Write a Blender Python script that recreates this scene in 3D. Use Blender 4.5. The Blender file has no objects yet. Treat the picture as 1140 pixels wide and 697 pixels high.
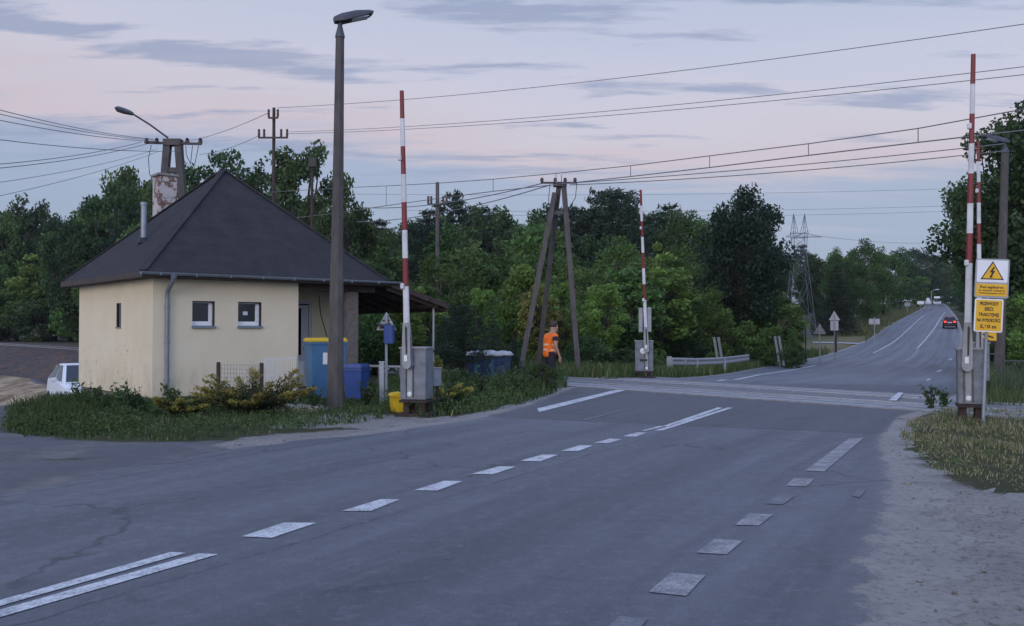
import bpy, bmesh, math, random
import numpy as np
from mathutils import Vector, Matrix, Euler

random.seed(7); RNG = np.random.default_rng(11)
R = math.radians
SC = bpy.context.scene
COL = SC.collection

# ------------------------------------------------------------------ camera
F, CX, CY, HZ, EYE = 1000.0, 570.0, 348.5, 366.0, 1.6
PITCH = math.atan((HZ - CY) / F)
cam_d = bpy.data.cameras.new('camera'); cam = bpy.data.objects.new('camera', cam_d); COL.objects.link(cam)
cam_d.sensor_width = 36; cam_d.lens = 36 * F / 1140; cam_d.clip_start = .1; cam_d.clip_end = 6000
cam.location = (0, 0, EYE); cam.rotation_euler = (R(90) + PITCH, 0, 0)
SC.camera = cam

def ray(px, py):
    x, y = (px - CX) / F, -(py - CY) / F
    c, s = math.cos(PITCH), math.sin(PITCH)
    return x, c - y * s, s + y * c            # world X, Y, Z
def at(px, py, d):
    "the point seen at that photo pixel, d metres ahead"
    x, y, z = ray(px, py)
    return Vector((x / y * d, d, EYE + z / y * d))
def X(px, d):
    return (px - CX) / F * d * 1.0

# ------------------------------------------------------------------ terrain
KN = [(-200, 0), (24, 0), (32, -.2), (40, -.42), (55, -.65), (70, -.58), (95, .4), (120, 1.8), (200, 5.5), (300, 9.8), (450, 14), (900, 20), (4000, 24)]
KX = np.array([k[0] for k in KN], float); KZ = np.array([k[1] for k in KN], float)
_m = np.gradient(KZ, KX); _m[0] = 0; _m[1] = 0; _m[-1] = 0
def rise(d):
    d = np.clip(np.asarray(d, float), KX[0], KX[-1] - 1e-6)
    i = np.clip(np.searchsorted(KX, d, side='right') - 1, 0, len(KX) - 2)
    h = KX[i + 1] - KX[i]; t = (d - KX[i]) / h
    return ((2*t**3 - 3*t**2 + 1) * KZ[i] + (t**3 - 2*t**2 + t) * h * _m[i]
            + (-2*t**3 + 3*t**2) * KZ[i + 1] + (t**3 - t**2) * h * _m[i + 1])
def sst(a, b, x):
    t = np.clip((np.asarray(x, float) - a) / (b - a), 0, 1); return t * t * (3 - 2 * t)
TC = np.array([5.2, 23.85]); TA = R(130); TD = np.array([math.cos(TA), math.sin(TA)]); TN = np.array([TD[1], -TD[0]])
def track_uv(x, y):
    dx, dy = np.asarray(x, float) - TC[0], np.asarray(y, float) - TC[1]
    return dx * TD[0] + dy * TD[1], dx * TN[0] + dy * TN[1]   # along, across (+ = far side)
def hgt(x, y):
    x = np.asarray(x, float); y = np.asarray(y, float)
    u, v = track_uv(x, y)
    z = rise(y) * sst(0.0, .22, x / np.maximum(y, 5)) * sst(2.2, 7, v)
    low = sst(24, 40, u) * sst(-3.0, -8.5, v) * sst(-10.5, -15, x)
    lot = sst(-9.5, -14, x) * sst(17, 26, y) * sst(-3.0, -8.5, v)
    z = z - np.maximum(1.6 * low, 1.15 * lot)
    return z
def H(x, y): return float(hgt(np.array([x]), np.array([y]))[0])
def G(px, py, lift=0.0):
    "where the ray through a photo pixel meets the ground"
    x, y, z = ray(px, py)
    d, prev = 2.0, None
    while d < 900:
        p = (x / y * d, d, EYE + z / y * d)
        g = p[2] - H(p[0], p[1])
        if g <= 0:
            if prev: 
                d0, g0 = prev; d = d0 + (d - d0) * g0 / (g0 - g)
            break
        prev = (d, g); d *= 1.01
    xx, yy = x / y * d, d
    return Vector((xx, yy, H(xx, yy) + lift))

# ------------------------------------------------------------------ materials
def newmat(name):
    m = bpy.data.materials.new(name); m.use_nodes = True
    nt = m.node_tree; b = nt.nodes['Principled BSDF']
    return m, nt, b
def setin(b, **k):
    for n, v in k.items(): b.inputs[n.replace('_', ' ')].default_value = v
def noise(nt, scale, detail=6, rough=.6, vec=None, dim='3D'):
    n = nt.nodes.new('ShaderNodeTexNoise'); n.inputs['Scale'].default_value = scale
    n.inputs['Detail'].default_value = detail; n.inputs['Roughness'].default_value = rough
    if vec: nt.links.new(vec, n.inputs['Vector'])
    return n.outputs['Fac']
def ramp(nt, fac, stops):
    r = nt.nodes.new('ShaderNodeValToRGB'); e = r.color_ramp.elements
    while len(e) < len(stops): e.new(.5)
    for i, (p, c) in enumerate(stops):
        e[i].position = p; e[i].color = (*c, 1) if len(c) == 3 else c
    nt.links.new(fac, r.inputs['Fac']); return r.outputs['Color']
def mix(nt, fac, a, b, mode='MIX'):
    m = nt.nodes.new('ShaderNodeMix'); m.data_type = 'RGBA'; m.blend_type = mode
    for sock, v in ((0, fac), (6, a), (7, b)):
        if hasattr(v, 'is_linked'): nt.links.new(v, m.inputs[sock])
        elif sock == 0: m.inputs[0].default_value = v
        else: m.inputs[sock].default_value = (*v, 1)
    return m.outputs[2]
def mth(nt, op, a, b=None, c=None):
    m = nt.nodes.new('ShaderNodeMath'); m.operation = op
    for i, v in enumerate((a, b, c)):
        if v is None: continue
        if hasattr(v, 'is_linked'): nt.links.new(v, m.inputs[i])
        else: m.inputs[i].default_value = v
    return m.outputs[0]
def mrange(nt, v, a, b, c=0, d=1):
    m = nt.nodes.new('ShaderNodeMapRange'); nt.links.new(v, m.inputs[0])
    for i, q in enumerate((a, b, c, d)): m.inputs[i + 1].default_value = q
    return m.outputs[0]
def coords(nt, kind='Object', scale=None):
    t = nt.nodes.new('ShaderNodeTexCoord'); o = t.outputs[kind]
    if scale:
        mp = nt.nodes.new('ShaderNodeMapping'); nt.links.new(o, mp.inputs[0]); mp.inputs['Scale'].default_value = scale; o = mp.outputs[0]
    return o
def worldpos(nt, scale=None):
    g = nt.nodes.new('ShaderNodeNewGeometry'); o = g.outputs['Position']
    if scale:
        mp = nt.nodes.new('ShaderNodeMapping'); nt.links.new(o, mp.inputs[0]); mp.inputs['Scale'].default_value = scale; o = mp.outputs[0]
    return o
def bump(nt, b, h, strength=.3, dist=.02):
    n = nt.nodes.new('ShaderNodeBump'); n.inputs['Strength'].default_value = strength; n.inputs['Distance'].default_value = dist
    nt.links.new(h, n.inputs['Height']); nt.links.new(n.outputs[0], b.inputs['Normal'])
def attr(nt, name):
    a = nt.nodes.new('ShaderNodeAttribute'); a.attribute_name = name; return a

def simple(name, col, rough=.6, metal=0, var=.25, scale=6, spec=.4, bmp=0, stretch=None):
    m, nt, b = newmat(name)
    v = coords(nt, 'Object', stretch)
    n = noise(nt, scale, 8, .65, v)
    lo = tuple(c * (1 - var) for c in col); hi = tuple(min(1, c * (1 + var)) for c in col)
    nt.links.new(ramp(nt, n, [(.3, lo), (.7, hi)]), b.inputs['Base Color'])
    setin(b, Roughness=rough, Metallic=metal); b.inputs['Specular IOR Level'].default_value = spec
    if bmp: bump(nt, b, noise(nt, scale * 5, 6, .6, v), bmp, .01)
    return m
def flat(name, col, rough=.5, metal=0): return simple(name, col, rough, metal, .08, 9)

M = {}
M['cream'] = None
M['white_paint'] = flat('white_paint', (.72, .72, .72), .45)
M['white_frame'] = flat('white_frame', (.78, .79, .80), .35)
M['galv'] = simple('galvanised', (.30, .33, .36), .5, .35, .2, 5)
M['cabinet'] = simple('grey_cabinet', (.155, .17, .195), .5, .0, .38, 5)
M['cabinet_side'] = simple('grey_cabinet_plate', (.27, .275, .285), .5, .0, .18, 5)
M['dark_steel'] = simple('dark_steel', (.05, .045, .045), .6, .2, .3, 9)
M['rust'] = simple('rusty_iron', (.045, .03, .026), .85, .1, .4, 12)
M['arm_white'] = simple('arm_white', (.55, .55, .565), .45, 0, .2, 3)
M['arm_red'] = simple('arm_red', (.16, .010, .016), .45, 0, .15, 3)
M['concrete_pole'] = simple('pole_concrete', (.097, .087, .082), .9, 0, .3, 7, .3, .4, (1, 1, .3))
M['concrete_grey'] = simple('grey_concrete', (.25, .235, .22), .9, 0, .3, 5, .3, .4, (1, 1, .4))
M['black'] = simple('black_plastic', (.012, .012, .014), .45, 0, .3, 8)
M['lamp_grey'] = simple('lamp_housing', (.065, .07, .085), .45, .2, .2, 6)
M['insul'] = simple('brown_insulator', (.05, .022, .018), .3, 0, .2, 9)
M['wire'] = simple('wire_metal', (.17, .165, .175), .7, .1, .1, 9)
M['blue_bin'] = simple('blue_bin', (.055, .15, .28), .5, 0, .12, 4)
M['blue_bin2'] = simple('blue_bin_deep', (.02, .06, .23), .45, 0, .12, 4)
M['yellow_lid'] = simple('yellow_plastic', (.62, .42, .02), .45, 0, .12, 5)
M['sign_yellow'] = simple('sign_yellow', (.75, .42, .02), .45, 0, .06, 5)
M['sign_white'] = simple('sign_white', (.76, .77, .80), .45, 0, .05, 5)
M['sign_black'] = simple('sign_black', (.02, .018, .015), .5, 0, .1, 5)
M['sign_back'] = simple('sign_back', (.32, .34, .37), .5, .3, .15, 5)
M['wood_dark'] = simple('dark_wood', (.06, .045, .038), .85, 0, .35, 6, .3, .3, (1, 1, .25))
M['wood_grey'] = simple('grey_wood', (.20, .175, .15), .9, 0, .35, 6, .3, .4, (1, 1, .2))
M['brick_dark'] = simple('pillar_render', (.15, .13, .12), .95, 0, .3, 8, .3, .4)
M['ballast'] = simple('ballast', (.09, .08, .078), 1, 0, .5, 40, .2, 1)
M['rail'] = simple('rail_steel', (.55, .55, .57), .3, .6, .2, 8)
M['sleeper'] = simple('sleeper', (.20, .19, .18), .95, 0, .3, 8)
M['trunk'] = simple('bark', (.055, .045, .038), .95, 0, .4, 9, .2, .6, (1, 1, .3))
M['trunk_pale'] = simple('pale_bark', (.17, .15, .12), .95, 0, .4, 9, .2, .6, (1, 1, .3))
M['orange'] = simple('orange_vest', (.85, .16, .01), .6, 0, .1, 6)
M['reflect'] = simple('reflective_tape', (.75, .55, .35), .35, .1, .08, 6)
M['cloth_dark'] = simple('dark_trousers', (.018, .02, .028), .9, 0, .2, 8)
M['skin'] = simple('skin', (.36, .21, .15), .6, 0, .08, 8)
M['hair'] = simple('dark_hair', (.05, .035, .025), .7, 0, .3, 20)
M['glass_dark'], _nt, _b = newmat('dark_glass'); setin(_b, Base_Color=(.012, .014, .02, 1), Roughness=.08)
M['stone'] = simple('pale_stone', (.36, .30, .24), .95, 0, .3, 5, .2, .5)
M['pale_slab'] = simple('pale_slab', (.42, .42, .42), .9, 0, .15, 3)
M['tail'], _nt, _b = newmat('lit_tail_light'); setin(_b, Base_Color=(.6, .01, .01, 1)); _b.inputs['Emission Color'].default_value = (1, .04, .02, 1); _b.inputs['Emission Strength'].default_value = 2.2
M['tail_off'] = flat('tail_light', (.35, .02, .02), .25)
M['tyre'] = flat('tyre', (.02, .02, .021), .9)
M['rim'] = flat('rim', (.35, .36, .38), .35, .6)
M['car_white'], _nt, _b = newmat('white_car_paint'); setin(_b, Base_Color=(.74, .77, .80, 1), Roughness=.3)
M['car_red'], _nt, _b = newmat('red_car_paint'); setin(_b, Base_Color=(.07, .008, .012, 1), Roughness=.25)

# ------------------------------------------------------------------ mesh helpers
class MB:
    def __init__(s): s.v = []; s.f = []; s.mi = []
    def add(s, vs, fs, mi=0):
        o = len(s.v); s.v += [tuple(v) for v in vs]; s.f += [tuple(i + o for i in f) for f in fs]; s.mi += [mi] * len(fs); return s
    def box(s, c, size, rot=None, mi=0, taper=1.0):
        hx, hy, hz = size[0] / 2, size[1] / 2, size[2] / 2
        vs = []
        for z in (-1, 1):
            t = taper if z > 0 else 1
            for x, y in ((-1, -1), (1, -1), (1, 1), (-1, 1)): vs.append(Vector((x * hx * t, y * hy * t, z * hz)))
        if rot is not None: vs = [rot @ v for v in vs]
        vs = [v + Vector(c) for v in vs]
        return s.add(vs, [(3, 2, 1, 0), (4, 5, 6, 7), (0, 1, 5, 4), (1, 2, 6, 5), (2, 3, 7, 6), (3, 0, 4, 7)], mi)
    def bar(s, p0, p1, w, h=None, mi=0, up=(0, 0, 1)):
        p0, p1 = Vector(p0), Vector(p1); d = p1 - p0; L = d.length; d.normalize()
        up = Vector(up)
        if abs(d.dot(up)) > .98: up = Vector((0, 1, 0))
        a = d.cross(up).normalized(); b = a.cross(d)
        rot = Matrix((a, d, b)).transposed()
        return s.box((p0 + p1) / 2, (w, L, h or w), rot, mi)
    def tube(s, pts, r, n=8, mi=0, cap=True):
        pts = [Vector(p) for p in pts]; rs = r if isinstance(r, (list, tuple)) else [r] * len(pts)
        vs = []; prev = None
        for i, p in enumerate(pts):
            d = (pts[min(i + 1, len(pts) - 1)] - pts[max(i - 1, 0)]).normalized()
            if prev is None:
                ref = Vector((0, 0, 1)) if abs(d.z) < .9 else Vector((1, 0, 0))
                a = d.cross(ref).normalized()
            else: a = (prev - d * prev.dot(d)).normalized()
            prev = a; b = d.cross(a)
            for k in range(n):
                t = 2 * math.pi * k / n; vs.append(p + (a * math.cos(t) + b * math.sin(t)) * rs[i])
        fs = []
        for i in range(len(pts) - 1):
            for k in range(n):
                k2 = (k + 1) % n; fs.append((i*n + k, i*n + k2, (i+1)*n + k2, (i+1)*n + k))
        if cap: fs += [tuple(range(n - 1, -1, -1)), tuple((len(pts) - 1) * n + k for k in range(n))]
        return s.add(vs, fs, mi)
    def lathe(s, prof, n=16, c=(0, 0, 0), mi=0):
        vs = []; c = Vector(c)
        for r, z in prof:
            for k in range(n):
                t = 2 * math.pi * k / n; vs.append(c + Vector((r * math.cos(t), r * math.sin(t), z)))
        fs = [(i*n + k, i*n + (k+1) % n, (i+1)*n + (k+1) % n, (i+1)*n + k) for i in range(len(prof) - 1) for k in range(n)]
        fs += [tuple(range(n - 1, -1, -1)), tuple((len(prof) - 1) * n + k for k in range(n))]
        return s.add(vs, fs, mi)
    def prism(s, poly, t, mat=None, mi=0):
        "2-D outline (x,z), extruded t along y around 0, then moved by mat"
        n = len(poly)
        vs = [Vector((x, -t / 2, z)) for x, z in poly] + [Vector((x, t / 2, z)) for x, z in poly]
        if mat is not None: vs = [mat @ v for v in vs]
        fs = [tuple(range(n)), tuple(range(2*n - 1, n - 1, -1))] + [(i, i + n, (i + 1) % n + n, (i + 1) % n) for i in range(n)]
        return s.add(vs, fs, mi)
    def build(s, name, mats, parent=None, smooth=False, bevel=0, loc=None):
        me = bpy.data.meshes.new(name); me.from_pydata(s.v, [], s.f)
        if not isinstance(mats, (list, tuple)): mats = [mats]
        for m in mats: me.materials.append(M[m] if isinstance(m, str) else m)
        me.polygons.foreach_set('material_index', s.mi)
        bm = bmesh.new(); bm.from_mesh(me); bmesh.ops.recalc_face_normals(bm, faces=bm.faces)
        if bevel: bmesh.ops.bevel(bm, geom=[e for e in bm.edges if e.is_manifold and e.calc_face_angle(0) > .5], offset=bevel, segments=2, affect='EDGES', clamp_overlap=True)
        bm.to_mesh(me); bm.free()
        if smooth:
            me.polygons.foreach_set('use_smooth', [True] * len(me.polygons))
            if smooth != 'all': me.set_sharp_from_angle(angle=R(40))
        o = bpy.data.objects.new(name, me); COL.objects.link(o)
        if parent: o.parent = parent
        if loc is not None: o.location = loc
        return o
def tag(o, label, cat, group=None):
    o['label'] = label; o['category'] = cat
    if group: o['group'] = group
    return o
def thing(name, label, cat, loc=(0, 0, 0), rz=0, group=None):
    o = bpy.data.objects.new(name, None); COL.objects.link(o); o.location = loc; o.rotation_euler = (0, 0, rz)
    o.empty_display_size = .2
    return tag(o, label, cat, group)
def struct(o, kind='structure'): o['kind'] = kind; return o
def kids(o): return [c for c in bpy.data.objects if c.parent == o]
def dup(o, loc=None, rz=None, label=None, parent=None):
    c = o.copy(); COL.objects.link(c); c.parent = parent
    for k in kids(o): dup(k, parent=c)
    if loc is not None: c.location = loc
    if rz is not None: c.rotation_euler = (0, 0, rz)
    if label: c['label'] = label
    return c
def npmesh(name, verts, faces, mats, colors=None, parent=None, smooth=False):
    "faces (n,k) numpy, colors one rgb per face"
    me = bpy.data.meshes.new(name); n, k = faces.shape
    me.vertices.add(len(verts)); me.vertices.foreach_set('co', np.asarray(verts, np.float32).ravel())
    me.loops.add(n * k); me.loops.foreach_set('vertex_index', faces.astype(np.int32).ravel())
    me.polygons.add(n); me.polygons.foreach_set('loop_start', np.arange(0, n * k, k, dtype=np.int32))
    me.update(calc_edges=True)
    if colors is not None:
        a = me.color_attributes.new('Col', 'FLOAT_COLOR', 'CORNER')
        c = np.ones((n, k, 4), np.float32); c[:, :, :3] = colors[:, None, :]
        a.data.foreach_set('color', c.ravel())
    for m in (mats if isinstance(mats, (list, tuple)) else [mats]): me.materials.append(M[m] if isinstance(m, str) else m)
    if smooth: me.polygons.foreach_set('use_smooth', [True] * n)
    o = bpy.data.objects.new(name, me); COL.objects.link(o)
    if parent: o.parent = parent
    return o
def text_part(body, size, mat, parent, loc, rot=(R(90), 0, 0), width=None, name='lettering'):
    cu = bpy.data.curves.new('txt', 'FONT'); cu.body = body; cu.size = size; cu.align_x = 'CENTER'; cu.align_y = 'CENTER'; cu.extrude = .0008; cu.offset = size * .035
    t = bpy.data.objects.new('txt', cu); COL.objects.link(t)
    dg = bpy.context.evaluated_depsgraph_get(); me = bpy.data.meshes.new_from_object(t.evaluated_get(dg))
    bpy.data.objects.remove(t); me.materials.clear(); me.materials.append(M[mat])
    if width:
        xs = [v.co.x for v in me.vertices]; w = max(xs) - min(xs)
        for v in me.vertices: v.co.x *= width / w
    me.name = name; o = bpy.data.objects.new(name, me); COL.objects.link(o); o.parent = parent; o.location = loc; o.rotation_euler = rot
    return o
def inpoly(poly, x, y):
    x = np.asarray(x); y = np.asarray(y); r = np.zeros(x.shape, bool); n = len(poly)
    for i in range(n):
        (x0, y0), (x1, y1) = poly[i][:2], poly[(i + 1) % n][:2]
        if y0 == y1: continue
        c = ((y0 > y) != (y1 > y)) & (x < (x1 - x0) * (y - y0) / (y1 - y0) + x0); r ^= c
    return r
def segdist(poly, x, y, closed=True):
    d = np.full(np.shape(x), 1e9); n = len(poly)
    for i in range(n if closed else n - 1):
        ax, ay = poly[i][:2]; bx, by = poly[(i + 1) % n][:2]
        dx, dy = bx - ax, by - ay; L = dx*dx + dy*dy + 1e-9
        t = np.clip(((x - ax) * dx + (y - ay) * dy) / L, 0, 1)
        d = np.minimum(d, np.hypot(x - ax - t * dx, y - ay - t * dy))
    return d
def softpoly(poly, x, y, w):
    "1 inside, 0 outside, soft over w metres"
    d = segdist(poly, x, y); s = np.where(inpoly(poly, x, y), d, -d); return np.clip(.5 + s / (2 * w), 0, 1)
def GP(*pts): return [tuple(G(px, py)[:2]) for px, py in pts]

M['skip_blue'] = simple('shaded_blue', (.028, .06, .12), .7, 0, .4, 6)  # dull blue with the shade of the bushes put into the colour
M['fence_dark'] = simple('weathered_fence_wire', (.075, .09, .08), .8, .1, .2, 6)
M['sign_dim'] = simple('dim_sign_back', (.17, .18, .195), .6, .2, .2, 5)
# ------------------------------------------------------------------ ground
# plan outlines of the ground covers
sand_right = [(9.2, 18.6)] + GP((1035, 459), (1008, 482), (1003, 497), (1035, 520), (1075, 541), (1140, 553)) + [(12, 8.5), (22, 7), (22, -6), (1, -6)] + GP((930, 690), (960, 610), (978, 560), (975, 500))
sand_left = GP((655, 429), (640, 434), (560, 455), (480, 468), (400, 477), (300, 483), (215, 496), (250, 502), (340, 492), (480, 484), (640, 445))
shoulder = GP((240, 495), (90, 511)) + [(-9, 10.9), (-14, 11.4), (-20, 9), (-16, 4), (-8, 1)] + GP((60, 600), (300, 510))
side_road = GP((252, 489), (190, 491), (90, 490), (20, 482), (-60, 470)) + [(-22, 17), (-26, 12)] + GP((-60, 512), (0, 511), (120, 509), (230, 498))
yard = [(-9.5, 15.5), (-10.5, 20), (-12.6, 28), (-14, 36), (-40, 66), (-70, 90), (-70, 20), (-24, 12.5), (-11, 13.2)]
yard_path = GP((-200, 462), (-40, 452), (8, 448), (5, 470), (2, 484), (-40, 492), (-300, 500))
sandpile = GP((-60, 432), (-60, 408), (30, 410), (62, 416), (70, 424), (20, 432))
slope_px = None
dirt_lamp = GP((300, 476), (330, 462), (395, 458), (470, 464), (540, 462), (520, 470), (430, 476))
far_verge = GP((905, 397), (950, 388), (975, 379), (990, 366), (1015, 351), (1032, 340), (1010, 335), (960, 352), (930, 372), (880, 388))
lawn_patch = GP((925, 384), (958, 384), (940, 393), (915, 392))

def axis(parts):
    a = []
    for lo, hi, st in parts: a += list(np.arange(lo, hi, st))
    return np.array(a)
gx = axis([(-1000, -400, 120), (-400, -100, 25), (-100, -30, 3), (-30, -16, .35), (-16, 14, .22), (14, 32, .6), (32, 110, 3), (110, 400, 15), (400, 1001, 120)])
gy = axis([(-60, -4, 4), (-4, 3, .7), (3, 26, .22), (26, 50, .4), (50, 130, 2.5), (130, 400, 10), (400, 1001, 100)])
GXX, GYY = np.meshgrid(gx, gy)
gz = hgt(GXX, GYY)

# road edges as functions of the distance ahead
def fn(pts):
    p = sorted([(q[1], q[0]) for q in pts]); ys = np.array([a for a, b in p]); xs = np.array([b for a, b in p])
    return lambda y: np.interp(y, ys, xs)
def line_ext(pts, y):                       # straight on beyond the last point
    (x0, y0), (x1, y1) = pts[-4], pts[-1]; return (x1 + (x1 - x0) / (y1 - y0) * (y - y1), y)
Lfar = GP((790, 419), (850, 409), (900, 400), (940, 390), (965, 380), (985, 366.5), (1010, 352.5), (1030, 342.5))
Lp = [(-16, -12), (-8.2, 2)] + GP((0, 565), (170, 525), (300, 500), (420, 482), (520, 468), (580, 453), (620, 438), (640, 430)) + Lfar
Lp.append((1042 * 0 + .462 * 420, 420)); Lp.append((.462 * 700, 700))
Rp = [(2.2, -12), (1.9, 1)] + GP((950, 697), (972, 610), (985, 560), (988, 525), (978, 490), (1000, 464), (1030, 456)) + [(10.9, 22)] + GP((1064, 404), (1068, 385), (1069, 372), (1062, 352), (1054, 342))
Rp.append((.476 * 420, 420)); Rp.append((.476 * 700, 700))
ledge, redge = fn(Lp), fn(Rp)
Cp = [(-6.6, -1)] + GP((100, 649), (310, 591.5), (488, 541.8), (600, 510.5), (700, 484.5), (812, 455.5)) + GP((1017, 396.5), (1041, 364.4), (1052, 348)) + [(.469 * 420, 420), (.469 * 700, 700)]
cline = fn(Cp)

inroad = (GXX > ledge(GYY) + .35) & (GXX < redge(GYY) - .35) & (GYY > -12) & (GYY < 600)
gz = np.where(inroad, gz - .12, gz - .012)
# the bed of the track deck sits lower
uu, vv = track_uv(GXX, GYY)
gz = np.where((np.abs(vv) < 1.9) & (np.abs(uu) < 60), np.minimum(gz, -.10), gz)
rng = np.random.default_rng(3)
small = (GYY > 3) & (GYY < 50) & (np.abs(GXX) < 32) & ~inroad
gz = gz + np.where(small, rng.normal(0, .008, gz.shape), 0)
# the spoil heaps in the yard
hr_ = np.random.default_rng(5)
for k in range(60):
    hx, hy = hr_.uniform(-33, -15.5), hr_.uniform(34, 50); hl = hr_.uniform(1.0, 2.0)
    if not -12.5 < track_uv(hx, hy)[1] < -9.0: continue
    gz = gz + hr_.uniform(.10, .24) * np.exp(-(((GXX - hx) * .80 + (GYY - hy) * .6) / hl * .8) ** 2 - ((-(GXX - hx) * .6 + (GYY - hy) * .80) / hl * 2.0) ** 2)
ny, nx = GXX.shape
gv = np.stack([GXX, GYY, gz], -1).reshape(-1, 3)
idx = np.arange(ny * nx).reshape(ny, nx)
gf = np.stack([idx[:-1, :-1], idx[:-1, 1:], idx[1:, 1:], idx[1:, :-1]], -1).reshape(-1, 4)
fx, fy = GXX.ravel(), GYY.ravel()
sand = np.maximum.reduce([softpoly(sand_right, fx, fy, .35), softpoly(sand_left, fx, fy, .3), softpoly(dirt_lamp, fx, fy, .4)])
grav = np.maximum.reduce([softpoly(side_road, fx, fy, .35), softpoly(yard_path, fx, fy, .8), softpoly(shoulder, fx, fy, .4)])
u_, v_ = track_uv(fx, fy); pile = sst(-13.2, -12.2, v_) * (1 - sst(-9.4, -8.4, v_)) * sst(16, 20, u_) * (1 - sst(60, 80, u_))
u_, v_ = track_uv(fx, fy)
ball = sst(26, 34, u_) * sst(-9.4, -7.6, v_) * (1 - sst(3, 6, v_))
dry = np.maximum(softpoly(far_verge, fx, fy, 3.0), .0)
grav = np.maximum(grav, softpoly(yard, fx, fy, 1.0) * .9)

gm, nt, b = newmat('ground_cover')
wp = worldpos(nt)
n1 = noise(nt, .9, 10, .7, wp); n2 = noise(nt, 14, 8, .7, wp); n3 = noise(nt, 90, 4, .6, wp); n4 = noise(nt, 3.2, 8, .75, wp)
def masked(a, k=1.2):
    "attribute pushed by noise, so that borders fray"
    s = mth(nt, 'ADD', attr(nt, a).outputs['Fac'], mth(nt, 'MULTIPLY', mth(nt, 'SUBTRACT', n4, .5), k))
    s = mth(nt, 'ADD', s, mth(nt, 'MULTIPLY', mth(nt, 'SUBTRACT', n2, .5), .5))
    return mrange(nt, s, .38, .62)
soil = mix(nt, n1, (.035, .045, .018), (.075, .075, .03))
soil = mix(nt, mrange(nt, n2, .35, .7), soil, (.055, .048, .03))
sandc = mix(nt, mrange(nt, n1, .3, .7), (.19, .172, .156), (.315, .284, .258))
sandc = mix(nt, mrange(nt, n2, .5, .68), sandc, (.12, .105, .095))
sandc = mix(nt, mrange(nt, n3, .58, .7), sandc, (.42, .38, .34))
gravc = mix(nt, n4, (.105, .105, .115), (.175, .17, .172)); gravc = mix(nt, mrange(nt, n3, .5, .7), gravc, (.06, .06, .06)); gravc = mix(nt, mrange(nt, n1, .5, .68), gravc, (.21, .19, .175))
c = mix(nt, attr(nt, 'dry').outputs['Fac'], soil, mix(nt, n2, (.15, .14, .06), (.24, .20, .11)))
c = mix(nt, masked('sand'), c, sandc); c = mix(nt, masked('gravel', .6), c, gravc)
n5 = noise(nt, 1.0, 6, .65, worldpos(nt, (1.5, .35, 1)))
pilec = mix(nt, mrange(nt, n5, .38, .62), (.17, .115, .07), (.50, .38, .24)); c = mix(nt, masked('pile', 1.0), c, pilec)  # heap ridges painted in: stretched stripes of tan and shadow brown
ballc = mix(nt, mrange(nt, n4, .35, .62), (.035, .03, .03), (.12, .10, .095)); ballc = mix(nt, mrange(nt, n1, .5, .6), ballc, (.15, .085, .06)); c = mix(nt, masked('ballast', .7), c, ballc)
nt.links.new(c, b.inputs['Base Color']); setin(b, Roughness=.95); b.inputs['Specular IOR Level'].default_value = .15
bump(nt, b, mth(nt, 'ADD', n2, mth(nt, 'MULTIPLY', n3, .6)), .7, .03)
g = npmesh('ground', gv, gf, gm, smooth=True); struct(g)
for nm, arr in (('sand', sand), ('gravel', grav), ('pile', pile), ('ballast', ball), ('dry', dry)):
    a = g.data.attributes.new(nm, 'FLOAT', 'POINT'); a.data.foreach_set('value', arr.astype(np.float32))

# ------------------------------------------------------------------ road
ry = axis([(-12, 3, 1.0), (3, 9, .1), (9, 20, .16), (20, 34, .3), (34, 70, .8), (70, 160, 2), (160, 700, 8)])
NC = 110
wr = np.interp(ry, [-12, 7, 9.5, 11, 15, 60, 700], [2.6, 2.4, 1.4, .6, .35, .4, .8])
wl = np.interp(ry, [-12, 8, 14, 60, 700], [1.2, .9, .45, .4, .8])
a0, a1 = ledge(ry) - wl, redge(ry) + wr
t = np.linspace(0, 1, NC)
RX = a0[:, None] + (a1 - a0)[:, None] * t[None]; RY = np.repeat(ry[:, None], NC, 1)
RZ = hgt(RX, RY) + .006
dl = (RX - ledge(RY)) ; dr = (redge(RY) - RX)
dust = 1 - np.clip(np.minimum(dl / .5 + np.interp(RY, [8, 11.5, 13.5], [6, 6, .35]), dr / np.interp(RY, [0, 8, 12, 20, 60], [.9, .7, .35, .2, .4]) + .5), 0, 1)
RZ = RZ - np.where(np.minimum(dl, dr) < 0, np.minimum(-np.minimum(dl, dr) * .03, .025), 0)
edge = np.zeros_like(RZ); 
across = (RX - cline(RY)) * .88; along = RY / .88
road_uv = np.stack([across, along, dust], -1).reshape(-1, 3)
rm, nt, b = newmat('asphalt')
wp = worldpos(nt); ra = attr(nt, 'road'); sx = nt.nodes.new('ShaderNodeSeparateXYZ'); nt.links.new(ra.outputs['Vector'], sx.inputs[0])
ac, al, du = sx.outputs
st = nt.nodes.new('ShaderNodeCombineXYZ'); nt.links.new(mth(nt, 'MULTIPLY', ac, 1.5), st.inputs[0]); nt.links.new(mth(nt, 'MULTIPLY', al, .09), st.inputs[1])
streak = noise(nt, 1.0, 7, .62, st.outputs[0])
st2 = nt.nodes.new('ShaderNodeCombineXYZ'); nt.links.new(mth(nt, 'MULTIPLY', ac, 5), st2.inputs[0]); nt.links.new(mth(nt, 'MULTIPLY', al, .35), st2.inputs[1])
streak2 = noise(nt, 1.0, 6, .65, st2.outputs[0])
big = noise(nt, .35, 6, .6, wp); mid = noise(nt, 2.3, 8, .7, wp); grain = noise(nt, 120, 3, .7, wp); speck = noise(nt, 38, 5, .75, wp)
base = mix(nt, mrange(nt, streak, .3, .7), (.072, .077, .092), (.172, .180, .204))
base = mix(nt, mth(nt, 'MULTIPLY', mrange(nt, streak2, .5, .75), .5), base, (.19, .19, .20))
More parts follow.
